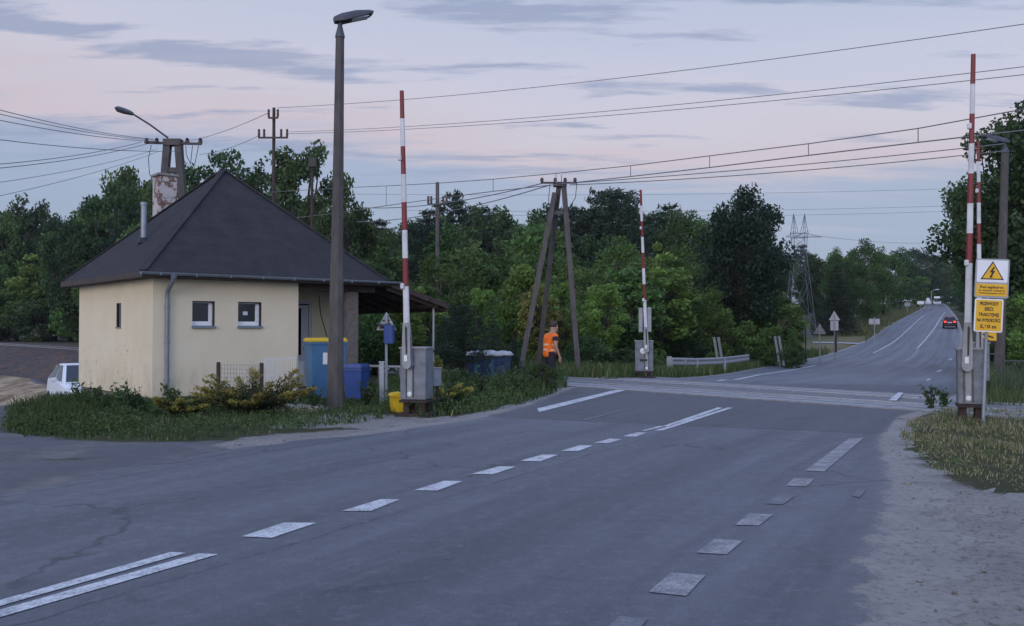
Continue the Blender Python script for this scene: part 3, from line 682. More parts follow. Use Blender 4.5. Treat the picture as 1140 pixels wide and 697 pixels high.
MB().box((4.79, .2, 1.36), (.12, .18, 2.72)).build('porch_shade_post', 'wood_dark', house)  # added dark post standing in for the shadow beside the pillar
MB().box((4.70, .10, 2.64), (2.2, .16, .17)).box((5.52, 2.0, 2.64), (.14, 3.6, .16)).build('porch_beam', 'wood_dark', house)
# side canopy sloping off the right-hand eave
mb = MB(); cz0, cz1, cxx0, cxx1 = 2.80, 2.24, 6.03, 7.95
vs = [(cxx0, e0 + .01, cz0), (cxx1, e0 + .01, cz1), (cxx1, 4.6, cz1), (cxx0, 4.6, cz0)]
mb.add([v for v in vs] + [(x, y, z - .07) for x, y, z in vs], [(0, 1, 2, 3), (7, 6, 5, 4), (0, 4, 5, 1), (1, 5, 6, 2), (2, 6, 7, 3), (3, 7, 4, 0)])
can = mb.build('canopy', 'roof', house)
mb = MB()
for y in np.arange(e0 + .15, 4.6, .75): mb.bar((cxx0, y, cz0 - .13), (cxx1 - .06, y, cz1 - .11), .06, .11)
mb.bar((cxx0 + .02, e0 - .012, cz0 - .03), (cxx1 + .02, e0 - .012, cz1 - .03), .022, .14); mb.bar((cxx1 - .02, e0, cz1 - .09), (cxx1 - .02, 4.6, cz1 - .09), .03, .17); mb.bar((7.6, e0 + .05, 2.22), (7.6, 4.6, 2.22), .09, .1)
mb.build('rafters', 'wood_dark', can)
for y in (e0 + .22, 4.3): MB().tube([(7.6, y, -.5), (7.6, y, 2.24)], .032, 10).build('canopy_post', 'galv', house)
# gutter, downpipe
gy_ = e0 - .07
mb = MB(); n = 10; vs = []
for x in (e0 - .05, 6.35):
    for k in range(n + 1):
        t = math.pi + math.pi * k / n; vs.append((x, gy_ + .065 * math.cos(t), ez - .02 + .065 * math.sin(t)))
    for k in range(n, -1, -1):
        t = math.pi + math.pi * k / n; vs.append((x, gy_ + .058 * math.cos(t), ez - .02 + .058 * math.sin(t)))
m_ = 2 * (n + 1); mb.add(vs, [(k, (k+1) % m_, (k+1) % m_ + m_, k + m_) for k in range(m_)] + [tuple(range(m_ - 1, -1, -1)), tuple(range(m_, 2*m_))])
gut = mb.build('gutter', 'gutter', house)
for x in np.arange(0, 6.3, .8): MB().box((x, gy_, ez - .055), (.03, .15, .07)).build('bracket', 'gutter', gut)
mb = MB().tube([(.30, gy_, ez - .06), (.30, gy_ + .01, ez - .17), (.30, -.07, ez - .42), (.30, -.06, ez - .6), (.30, -.06, 0.0)], .048, 12); mb.tube([(.30, gy_, ez - .05), (.30, gy_, ez - .15)], [.085, .055], 12)
for z in (.45, 1.3, 2.1): mb.tube([(.30, -.06, z - .025), (.30, -.06, z + .025)], .06, 12)
mb.build('downpipe', 'gutter', house, smooth=True)
# flue on the left slope, peeling chimney stack behind the hip
fl = MB().tube([(.62, 2.45, 3.7), (.62, 2.45, 4.72)], .07, 14); fl.tube([(.62, 2.45, 4.66), (.62, 2.45, 4.74)], .085, 14)
fl.build('flue', 'galv', house, smooth=True)
MB().tube([(.62, 2.45, 3.72), (.62, 2.45, 3.86)], [.16, .085], 14).build('flue_collar', 'black', house, smooth=True)
ch = MB().box((2.05, 5.0, 4.55), (.50, .52, 2.6)).build('chimney', 'chimney', house, bevel=.02)
MB().box((2.05, 5.0, 5.88), (.58, .60, .07)).build('cap', 'concrete_grey', ch, bevel=.01)

# ------------------------------------------------------------------ barriers
def barrier(name, label, loc, rz, lean, arm_top, bw=.46, bd=.44, z0=.30, z1=1.24, arm_x=-.10, plates=False, emblem=False, mount_side=-1):
    t = thing(name, label, 'barrier', loc, rz, 'level crossing barriers, raised')
    ped = MB()
    for sx in (-1, 1):
        for sy in (-1, 1): ped.box((sx * bw * .30, sy * bd * .28, z0 / 2 - .1), (.11, .09, z0 + .2))
    ped.box((0, 0, z0 - .035), (bw + .03, bd + .03, .05)); ped.box((0, 0, -.02), (bw + .15, bd + .15, .12)); ped.build('pedestal', 'rust', t)
    bx = MB().box((0, 0, (z0 + z1) / 2), (bw, bd, z1 - z0)).build('housing', 'cabinet', t, bevel=.012)
    MB().box((0, 0, z1 + .008), (bw + .04, bd + .04, .03)).build('lid', 'cabinet_side', bx, bevel=.006)
    mb = MB(); yf = -bd / 2 - .006
    mb.box((arm_x - .05, yf, (z0 + z1) / 2 - .15), (.012, .012, (z1 - z0) * .62)); mb.box((arm_x + .09, yf, (z0 + z1) / 2 - .15), (.012, .012, (z1 - z0) * .62)); mb.build('door_seam', 'black', bx)
    MB().box((arm_x + .02, yf, z0 + .32), (.09, .012, .56)).build('inspection_plate', 'cabinet_side', bx, bevel=.004)
    MB().lathe([(.045, 0), (.045, .012), (.03, .02)], 12).build('lock', 'white_paint', bx, loc=(arm_x + .02, yf - .004, z0 + .1)).rotation_euler = (R(90), 0, 0)
    if emblem:
        e = MB().lathe([(.10, 0), (.10, .03), (.05, .045)], 20).build('round_hatch', 'white_paint', bx, smooth=True); e.location = (-.04, -bd / 2 - .002, z1 - .32); e.rotation_euler = (R(90), 0, 0)
        MB().box((-.02, yf, z1 - .62), (.24, .014, .07)).build('vent', 'black', bx)
    # crank plates (rounded bottom, slotted) that carry the arm
    pv = z1 - .05; ya = -bd / 2 - .085
    rot = Matrix.Translation((arm_x, ya, pv)) @ Matrix.Rotation(R(lean), 4, 'Y')
    pl = [(.085 * math.sin(a), -.24 + .085 * -math.cos(a)) for a in np.linspace(R(-90), R(90), 11)] + [(.075, .20), (.05, .52), (-.055, .52), (-.075, .20)]
    cr = MB().prism(pl, .03, rot @ Matrix.Translation((0, -.045, 0))).prism(pl, .03, rot @ Matrix.Translation((0, .045, 0))).build('crank_plate', 'cabinet_side', t, bevel=.004)
    MB().prism([(-.014, -.05), (.014, -.05), (.02, .42), (-.005, .46), (-.02, .42)], .012, rot @ Matrix.Translation((.01, -.064, 0))).build('slot', 'black', cr)
    MB().box(rot @ Vector((-.01, -.066, -.13)), (.06, .012, .11)).build('label_plate', 'white_paint', cr)
    MB().tube([(arm_x, -bd/2 - .14, pv - .1), (arm_x, -bd/2 + .02, pv - .1)], .05, 14).build('pivot', 'dark_steel', cr)
    # striped arm
    L = (arm_top - pv) / math.cos(R(lean)); mb = MB(); bands = []; z = L; nb = 0.515
    for k in range(8): bands.append((z - nb, z, 1 if k % 2 == 0 else 0)); z -= nb
    bands.append((.22, z, 0))
    wA, wB = .112, .072
    for a, b_, mi in bands:
        wa, wb = wA + (wB - wA) * a / L, wA + (wB - wA) * b_ / L
        vs = []
        for zz, ww in ((a, wa), (b_, wb)):
            hx, hy = ww / 2, ww * .32
            for x, y in ((-hx, -hy * .6), (-hx * .6, -hy), (hx * .6, -hy), (hx, -hy * .6), (hx, hy * .6), (hx * .6, hy), (-hx * .6, hy), (-hx, hy * .6)): vs.append(rot @ Vector((x, y, zz)))
        fs = [(i, (i+1) % 8, (i+1) % 8 + 8, i + 8) for i in range(8)]
        if b_ == L: fs.append(tuple(range(8, 16)))
        mb.add(vs, fs, mi)
    arm = mb.build('arm', ['arm_white', 'arm_red'], t)
    for k in (1.25, 3.6):
        p = rot @ Vector((-.045, -.055, L - k - .0)); MB().box(p, (.07, .06, .10)).build('arm_lamp', 'arm_white', arm, bevel=.01)
    if plates:
        for (dx_, za, zb) in ((-.15, .55, 1.35), (.13, .55, 1.35)): MB().box(rot @ Vector((dx_, .03, (za + zb) / 2 - .2)), (.13, .05, zb - za)).build('counterweight', 'cabinet_side', arm, bevel=.01)
    return t
p = at(464, 462, 16.7); barrier('crossing_barrier', 'raised barrier on its grey housing beside the crossing house, leaning slightly left', (p.x, 16.7, H(p.x, 16.7)), R(-14), -1.4, 5.98, bw=.50, bd=.42, arm_x=-.08)
p = at(1080, 467, 15.7); barrier('crossing_barrier', 'tall raised barrier in front of the yellow warning sign, nearest on the right verge', (p.x, 15.7, H(p.x, 15.7)), R(-22), 1.5, 6.33, bw=.40, bd=.42, arm_x=-.06)
p = at(717, 420, 29.6); barrier('crossing_barrier', 'raised barrier across the rails with a round hatch on its housing, left of the guardrail', (p.x, 29.6, H(p.x, 29.6)), R(-6), -1.9, 6.15, bw=.58, bd=.42, z0=.22, z1=1.2, arm_x=.06, plates=True, emblem=True)
p = at(1089.5, 438, 22.6); barrier('crossing_barrier', 'farther slim raised barrier partly hidden behind the tall right one and its housing', (p.x, 22.6, H(p.x, 22.6)), R(-22), .2, 6.28, arm_x=0)

# ------------------------------------------------------------------ lamp posts
def led_lamp(label, base, top, w0, w1, yaw, grp='concrete lamp posts with LED heads'):
    b0, t0 = Vector(base), Vector(top); t = thing('street_lamp', label, 'street lamp', b0, 0, grp); d = t0 - b0
    mb = MB(); vs = []
    for k, (f, w_) in enumerate(((-.05, w0), (0, w0), (.5, w0 * .35 + w1 * .65), (1, w1))):
        c = d * f
        for i in range(8):
            a = 2 * math.pi * (i + .5) / 8; vs.append(c + Vector((w_ / 2 * math.cos(a) * 1.05, w_ / 2 * math.sin(a) * 1.05, 0)))
    mb.add(vs, [(k*8 + i, k*8 + (i+1) % 8, (k+1)*8 + (i+1) % 8, (k+1)*8 + i) for k in range(3) for i in range(8)] + [tuple(range(24, 32))])
    mb.build('pole', 'concrete_pole', t)
    mb = MB().lathe([(w1 * .60, 0), (w1 * .58, .04), (.05, .22), (.045, .34)], 14, d); mb.build('cap', 'lamp_grey', t, smooth=True)
    hd = bpy.data.objects.new('lamp_head', None)
    rot = Matrix.Translation(d + Vector((0, 0, .36))) @ Matrix.Rotation(yaw, 4, 'Z') @ Matrix.Rotation(R(-17), 4, 'Y')
    sec = [(-.12, .10, -.03, .07), (.05, .15, -.06, .10), (.35, .17, -.05, .10), (.62, .16, -.03, .06), (.70, .12, .0, .03)]
    vs = []
    for x, hw, za, zb in sec:
        for y, z in ((-hw, za), (hw, za), (hw, (za + zb) / 2), (hw * .7, zb), (-hw * .7, zb), (-hw, (za + zb) / 2)): vs.append(rot @ Vector((x, y, z)))
    n = len(sec); mb = MB().add(vs, [(k*6 + i, k*6 + (i+1) % 6, (k+1)*6 + (i+1) % 6, (k+1)*6 + i) for k in range(n-1) for i in range(6)] + [tuple(range(5, -1, -1)), tuple(range((n-1)*6, n*6))])
    h_ = mb.build('lamp_head', 'lamp_grey', t, bevel=.01)
    MB().box(rot @ Vector((.40, 0, -.052)), (.34, .24, .02), rot.to_3x3()).build('lens', 'white_frame', h_)
    return t
b_ = at(373, 457, 18.0); led_lamp('tall brown concrete lamp post with LED head, in front of the blue and yellow bin', (b_.x, 18, H(b_.x, 18) - .02), at(378.5, 42, 18), .33, .165, R(18))
b_ = at(1112, 421, 29.5); led_lamp('concrete lamp post with LED head behind the yellow warning sign, before the right-hand trees', (b_.x, 29.5, H(b_.x, 29.5)), at(1119, 170, 29.5), .32, .22, R(168))

# ------------------------------------------------------------------ utility poles
ap_ = thing('utility_pole', 'A-shaped concrete pole with crossarm and gooseneck lamp rising behind the chimney', 'utility pole', (at(191, 430, 28).x, 28, 0))
o_ = ap_.location
mb = MB()
for (xb, xt) in ((-.75, -.17), (.75, .17)):
    pts = [Vector((xb, 0, -.3)), Vector((xt, 0, 7.42))]; mb.bar(pts[0], pts[1], .21, .21, up=(0, 1, 0))
for z in (3.0, 5.0, 6.55): mb.box((0, 0, z), (.5 + (7.4 - z) * .14, .16, .16))
mb.box((0, 0, 7.42), (.54, .30, .20)); mb.build('legs', 'concrete_pole', ap_)
mb = MB().bar((-.85, 0, 7.42), (.92, -.1, 7.36), .07, .07); ca = mb.build('crossarm', 'dark_steel', ap_)
for x in (-.82, -.5, .45, .86):
    MB().lathe([(.02, -.05), (.07, -.02), (.07, .04), (.05, .06), (.06, .10), (.03, .14)], 12, (x, -.03, 7.42)).build('insulator', 'insul', ca, smooth=True)
gs = at(187, 153.5, 28) - o_; ge = at(148, 127, 28) - o_; g2 = at(129, 120, 28) - o_
MB().tube([gs, gs.lerp(ge, .5) + Vector((0, 0, .03)), ge], .028, 8).build('lamp_bracket', 'dark_steel', ap_)
dv = (g2 - ge); L = dv.length; dv.normalize(); sd_ = Vector((0, 1, 0)); up_ = dv.cross(sd_)
vs = []
for f, hw, za, zb in ((0, .045, -.05, .05), (.18, .09, -.07, .08), (.5, .15, -.10, .09), (.85, .15, -.11, .08), (1.0, .08, -.05, .03)):
    for k in range(10):
        a = 2 * math.pi * k / 10; c_, s_2 = math.cos(a), math.sin(a); vs.append(ge + dv * L * f + sd_ * hw * c_ - up_ * ((zb if s_2 > 0 else -za) * s_2))
lh = MB().add(vs, [(k*10 + i, k*10 + (i+1) % 10, (k+1)*10 + (i+1) % 10, (k+1)*10 + i) for k in range(4) for i in range(10)] + [tuple(range(9, -1, -1)), tuple(range(40, 50))]).build('lamp_head', 'lamp_grey', ap_, smooth=True)
for pts in ([(-.6, -.2, 7.3), (-.75, -.2, 6.6), (-.5, -.2, 6.1), (-.15, -.2, 5.9)], [(.45, -.15, 7.3), (.5, -.2, 6.8), (.75, -.2, 6.7), (.85, -.15, 7.3)], [(.3, -.15, 7.2), (.38, -.2, 6.75), (.62, -.2, 6.7), (.66, -.15, 7.3)]):
    cu = [Vector(q) for q in pts]; MB().tube([cu[0], cu[0].lerp(cu[1], .6), cu[1].lerp(cu[2], .4), cu[2], cu[3]], .011, 5).build('jumper_cable', 'black', ap_)

def line_pole(label, px, d, ytop, ybase, w_, mat, arms, single=True):
    zt = at(px, ytop, d).z; x = at(px, ytop, d).x; zb = H(x, d)
    t = thing('utility_pole', label, 'utility pole', (x, d, zb))
    MB().tube([(0, 0, -.5), (0, 0, zt - zb)], [w_ * .62, w_ * .42], 10).build('pole', mat, t)
    for (yy, half, ins) in arms:
        z = at(px, yy, d).z - zb; hw = half / F * d
        a = MB().box((0, -.16, z), (2 * hw, .08, .09)).build('crossarm', 'dark_steel', t)
        for f in ins: MB().lathe([(.02, 0), (.06, .03), (.07, .20), (.055, .24), (.07, .38), (.04, .43)], 10, (f * hw, -.16, z + .03)).build('insulator', 'insul', a, smooth=True)
    return t
line_pole('thin dark pole with two crossarms of brown insulators above the house roof peak', 305, 48, 120, 300, .19, 'wood_dark', [(132, 5.5, (-.9, .95)), (154, 16.5, (-.95, -.6, .55, .95))])
line_pole('grey concrete pole with one crossarm among the trees right of the left barrier arm', 487, 50, 203, 300, .24, 'concrete_pole', [(228, 11, (-.9, -.6, .6, .95))])
pb = line_pole('slim pole topped by a small box, just left of the tall brown lamp post', 347.5, 40, 178, 260, .14, 'wood_dark', [])
MB().box((.02, 0, at(347, 181, 40).z - pb.location.z), (.32, .25, .42)).build('box', 'dark_steel', pb, bevel=.02)
# three-legged pole by the rails
d = 31; o_ = Vector((at(622, 415, d).x, d, H(at(622, 415, d).x, d)))
tp = thing('utility_pole', 'three-legged concrete pole standing by the rails behind the worker in orange', 'utility pole', o_)
for (bx, by, bd_, tx, ty, td) in ((576, 412, 30.2, 617.5, 215, 31), (597, 416, 32.5, 622.5, 205, 31.1), (645, 419, 30.6, 627.5, 205, 31)):
    pb_, pt_ = at(bx, by, bd_), at(tx, ty, td); pb_.z = H(pb_.x, pb_.y) - .3
    MB().bar(pb_ - o_, pt_ - o_, .17, .17, up=(0, 1, 0)).build('leg', 'concrete_pole', tp)
zt = at(622, 205, d).z - o_.z
MB().box((0, 0, zt - 1.0), (.34, .16, .14)).build('brace', 'concrete_pole', tp); MB().box((.05, 0, zt - .02), (.46, .28, .14)).build('head', 'concrete_pole', tp)
c_ = MB().box((0, -.16, zt + .02), (1.25, .06, .06)).build('crossarm', 'dark_steel', tp)
for x in (-.58, -.12, .22, .56): MB().lathe([(.02, 0), (.06, .02), (.06, .09), (.04, .14)], 10, (x, -.16, zt + .05)).build('insulator', 'insul', c_, smooth=True)
MB().tube([(.10, 0, zt), (.10, 0, zt + .32)], .012, 6).build('spike', 'dark_steel', tp)
for x0, x1 in ((.62, .3), (-.3, -.34)): MB().tube([(x0, -.18, zt), (x0 - .05, -.2, zt - .5), (x1, -.2, zt - .95)], .012, 5).build('jumper_cable', 'black', tp)

# ------------------------------------------------------------------ wires
def wire(label, pts, r, sag=.1, name='power_line', group=None, cat='power line'):
    P = [at(*p) for p in pts]; out = []
    for a_, b_ in zip(P[:-1], P[1:]):
        for i in range(14):
            k = i / 14; q = a_.lerp(b_, k); q.z -= sag * 4 * k * (1 - k); out.append(q)
    out.append(P[-1]); o = P[0]
    return tag(MB().tube([q - o for q in out], r, 5).build(name, 'wire', loc=o), label, cat, group)
wire('topmost single wire running right from the thin pole above the roof across the whole sky', [(309, 120, 47.8), (1160, 24, 24)], .013, .35)
wire('upper wire of the close pair crossing the sky below the topmost single wire', [(322, 147, 47.8), (1160, 72, 24)], .012, .3)
wire('lower wire of the close pair crossing the sky below the topmost single wire', [(320, 149, 47.8), (1160, 81, 24)], .012, .3)
wire('single faint wire dropping left from the top of the thin pole towards the gooseneck lamp', [(300, 125, 47.8), (205, 158, 62)], .016, .2)
wire('faint wire dropping left from the lower crossarm of the thin pole', [(290, 150, 47.8), (222, 172, 60)], .015, .2)
TPX = lambda px: (lambda r_: TC[1] + .766 * ((TC[0] - TC[1] * r_) / (.643 + .766 * r_)))((px - CX) / F)
ow = thing('catenary', 'railway overhead line of messenger and contact wire joined by short droppers', 'overhead line', at(790, 187, TPX(790)))
mes = [(1175, 115), (1022, 143), (900, 160), (790, 173.5), (702, 184.5), (619, 193), (549, 199.5), (487, 204), (430, 207), (384, 209), (300, 214)]
con = [(1175, 141), (1022, 158.5), (900, 173), (790, 186.5), (702, 196.5), (619, 205.5), (549, 213), (487, 221), (430, 229), (384, 236), (300, 246)]
for nm, pp, r_ in (('messenger_wire', mes, .013), ('contact_wire', con, .015)):
    MB().tube([at(x, y, TPX(x)) - ow.location for x, y in pp], r_, 5).build(nm, 'wire', ow)
for m1, c1 in list(zip(mes, con))[1:9]:
    a_, b__ = at(m1[0], m1[1], TPX(m1[0])) - ow.location, at(c1[0], c1[1], TPX(c1[0])) - ow.location
    b__.x, b__.y = a_.x, a_.y; MB().tube([a_, b__], .011, 5).build('dropper', 'wire', ow)
wire('thick cable from the three-legged pole rising right to the lamp post by the trees', [(632, 204, 31), (1119, 160, 26)], .015, .08)
wire('second cable just below the first from the three-legged pole to the right lamp post', [(634, 206, 31), (1119, 168, 26)], .015, .12)
wire('wire falling left from the three-legged pole to the house side, upper one', [(604, 204, 31), (397, 231, 45)], .018, .3)
wire('wire falling left from the three-legged pole to the house side, lower one', [(612, 206, 31), (397, 247, 45)], .018, .3)
for i, (ya, yb) in enumerate(((214, 210), (232, 229), (237, 235))):
    wire(('highest', 'middle', 'lowest')[i] + ' of three hair-thin far high voltage wires above the treetops at right', [(390 + 60 * i, ya + 2, 260), (1062, yb, 300)], .05, 1.0)
wire('far wire running right from the lattice pylon over the road', [(913, 263, 100), (1070, 268, 160)], .02, .6)
LW = [((0, 118.5), (171, 155)), ((0, 123), (172, 156)), ((0, 130), (176, 157.5)), ((0, 152), (205, 168)), ((0, 178.5), (158, 158)), ((0, 183), (164, 160)), ((0, 199), (175, 166)), ((0, 214), (178, 168))]
nm_ = ['topmost', 'second highest', 'third highest', 'fourth, gently sloping,', 'fifth, rising to the crossarm,', 'sixth, rising to the crossarm,', 'second lowest', 'lowest']
for (a_, b__), n_ in zip(LW, nm_):
    dx_ = -70 / (b__[0] - a_[0]); ax, ay = a_[0] - 70, a_[1] + dx_ * (b__[1] - a_[1])
    wire(n_ + ' of the wires fanning out left of the A-shaped pole', [(ax, ay, 15), (b__[0], b__[1], 27.9)], .0085 if n_[-6:] != 'lowest' else .006, .12)

# ------------------------------------------------------------------ lattice pylon
o_ = at(890, 300, 100); gz_ = H(o_.x, 100); M['pylon_steel'] = simple('pylon_steel', (.13, .145, .17), .7, .1, .15, 3); py = thing('lattice_pylon', 'distant grey steel lattice pylon with twin peaks above the trees', 'pylon', (o_.x, 100, gz_))
S = .1  # metres per pixel there
def PP(px, pyy): return ((px - 890) * S, at(890, pyy, 100).z - gz_)
lat = MB(); cr_ = MB(); rB = .03
lv = [368, 312, 296, 284, 275, 265, 258]
hw_ = [15, 9.5, 8, 6.8, 6.5, 7.5, 8.2]
for s in (-1, 1):
    for yy in (-1, 1):
        pts = [Vector((s * h * S, yy * h * S * .7, PP(890, l)[1])) for l, h in zip(lv, hw_)]; lat.tube(pts, rB, 5)
for k in range(len(lv) - 1):
    z0, z1, a_, b__ = PP(0, lv[k])[1], PP(0, lv[k + 1])[1], hw_[k] * S, hw_[k + 1] * S
    for s in (-1, 1):
        for yy in (-.7, .7):
            lat.tube([(s * a_, yy * a_, z0), (-s * b__, yy * b__, z1)], rB * .6, 4); lat.tube([(s * a_, yy * a_, z0), (-s * a_, yy * a_, z0)], rB * .6, 4)
        lat.tube([(s * a_, -.7 * a_, z0), (s * b__, .7 * b__, z1)], rB * .6, 4)
lat.build('tower', 'pylon_steel', py)
for s in (-1, 1):
    pk = MB(); tip = Vector((s * 6.2 * S, 0, PP(0, 238)[1])); z = PP(0, 260)[1]
    for fx_, fy_ in ((s * 2.6, -1), (s * 8.2, -1), (s * 2.6, 1), (s * 8.2, 1)): pk.tube([(fx_ * S, fy_ * .46, z), tip], rB, 5)
    pk.tube([(s * 3.8 * S, 0, z + .66), (s * 7.6 * S, 0, z + .66)], rB * .7, 4); pk.tube([(s * 4.6 * S, 0, z + 1.33), (s * 7 * S, 0, z + 1.33)], rB * .7, 4); pk.build('peak', 'pylon_steel', py)
z = PP(0, 263)[1]
cr_.tube([(-15 * S, 0, z - .1), (24 * S, 0, z - .1)], rB, 5); cr_.tube([(-15 * S, 0, z - .1), (-7 * S, 0, z + .33), (8 * S, 0, z + .33), (24 * S, 0, z - .1)], rB, 5)
for x in np.arange(-14, 23, 3): cr_.tube([(x * S, 0, z - .1), ((x + 1.5) * S, 0, z + ((.27) if abs(x) < 9 else .06)), ((x + 3) * S, 0, z - .1)], rB * .6, 4)
cr_.build('crossarm', 'pylon_steel', py)

# ------------------------------------------------------------------ bins
def bin_(label, loc, rz, w, dp, h, body, lid, cat='bin', sticker=False, name='wheelie_bin', hdl=True):
    t = thing(name, label, cat, loc, rz); mb = MB(); k = .86
    prof = [(k, .06), (k, .12), (1, h - .14), (1.05, h - .13), (1.05, h - .08)]
    vs = [(x * w / 2 * f, y * dp / 2 * f, z) for f, z in prof for x, y in ((-1, -1), (1, -1), (1, 1), (-1, 1))]
    mb.add(vs, [(i*4 + j, i*4 + (j+1) % 4, (i+1)*4 + (j+1) % 4, (i+1)*4 + j) for i in range(4) for j in range(4)] + [(3, 2, 1, 0), (16, 17, 18, 19)]); mb.build('body', body, t, bevel=.012)
    l = MB().box((0, 0, h - .03), (w * 1.07, dp * 1.09, .09), taper=.93).build('lid', lid, t, bevel=.02)
    if hdl: MB().tube([(-w * .35, dp * .62, h - .1), (w * .35, dp * .62, h - .1)], .016, 8).build('handle', body, l)
    for s in (-1, 1): MB().tube([(s * w * .36, dp * .34, .1), (s * w * .44, dp * .34, .1)], .1, 14).build('wheel', 'tyre', t)
    if sticker: MB().box((-w * .12, -dp / 2 * .965 - .006, h * .68), (.10, .006, .26), Matrix.Rotation(R(3.2), 3, 'X')).build('sticker', 'white_paint', t)
    return t
p = at(362, 446, 20.3); bin_('large pale blue container with a yellow lid behind the tall brown lamp post', (p.x, 20.3, H(p.x, 20.3)), R(28), .80, .64, 1.38, 'blue_bin', 'yellow_lid', sticker=True, name='recycling_bin')
p = at(397, 447, 20.0); bin_('small deep blue wheeled bin beside the yellow-lidded container', (p.x, 20.0, H(p.x, 20.0)), R(-14), .42, .46, .80, 'blue_bin2', 'blue_bin2')
p = at(544, 437, 26.0)
t = thing('waste_container', 'dull blue open skip with a pale crumpled cover in the bushes left of the worker', 'container', (p.x, 26, H(p.x, 26)), R(-8))
mb = MB(); prof = [(.82, .08), (1, .80), (1.04, .80), (1.04, .86), (.97, .86), (.80, .14)]
vs = [(x * .62 * f, y * .42 * f, z) for f, z in prof for x, y in ((-1, -1), (1, -1), (1, 1), (-1, 1))]
mb.add(vs, [(i*4 + j, i*4 + (j+1) % 4, (i+1)*4 + (j+1) % 4, (i+1)*4 + j) for i in range(5) for j in range(4)] + [(3, 2, 1, 0), (20, 21, 22, 23)]); bd_ = mb.build('body', 'skip_blue', t)
for x in (-.3, .18): MB().box((x, -.415, .45), (.09, .05, .66), Matrix.Rotation(R(8), 3, 'X')).build('rib', 'blue_bin', bd_)
nx_, ny_ = 18, 12; vs = []; rr = random.Random(4)
for j in range(ny_):
    for i in range(nx_):
        u, v = i / (nx_ - 1) * 2 - 1, j / (ny_ - 1) * 2 - 1; ed = max(abs(u), abs(v)); vs.append((u * .68, v * .48, .93 + .06 * math.sin(i * 1.1 + j * .7) * (1 - ed) + rr.uniform(-.02, .02) - (.09 if ed > .97 else 0)))
mb = MB().add(vs, [(j*nx_ + i, j*nx_ + i + 1, (j+1)*nx_ + i + 1, (j+1)*nx_ + i) for j in range(ny_ - 1) for i in range(nx_ - 1)]); cv = mb.build('cover', 'pale_slab', t, smooth='all'); md = cv.modifiers.new('s', 'SOLIDIFY'); md.thickness = .015
p = at(441, 461, 17.2); t = thing('grit_bin', 'small yellow grit box with a sloping lid tucked behind the left barrier pedestal', 'grit bin', (p.x + .10, 17.35, H(p.x, 17.35)), R(20))
MB().prism([(-.20, 0), (.20, 0), (.23, .24), (-.22, .30)], .36).build('body', 'yellow_lid', t, bevel=.015)
MB().prism([(-.25, .305), (.25, .235), (.22, .29), (-.05, .38), (-.22, .36)], .40).build('lid', 'yellow_lid', t, bevel=.012)
p = at(487, 460, 17.6); t = thing('junction_box', 'little grey junction cabinet on a thin leg right behind the left barrier housing', 'junction box', (p.x, 17.6, H(p.x, 17.6)))
MB().box((0, 0, .65), (.15, .14, .34)).build('housing', 'galv', t, bevel=.01); MB().box((0, 0, .83), (.17, .16, .02)).build('lid', 'galv', t); MB().box((0, 0, .22), (.06, .06, .52)).build('leg', 'rust', t)

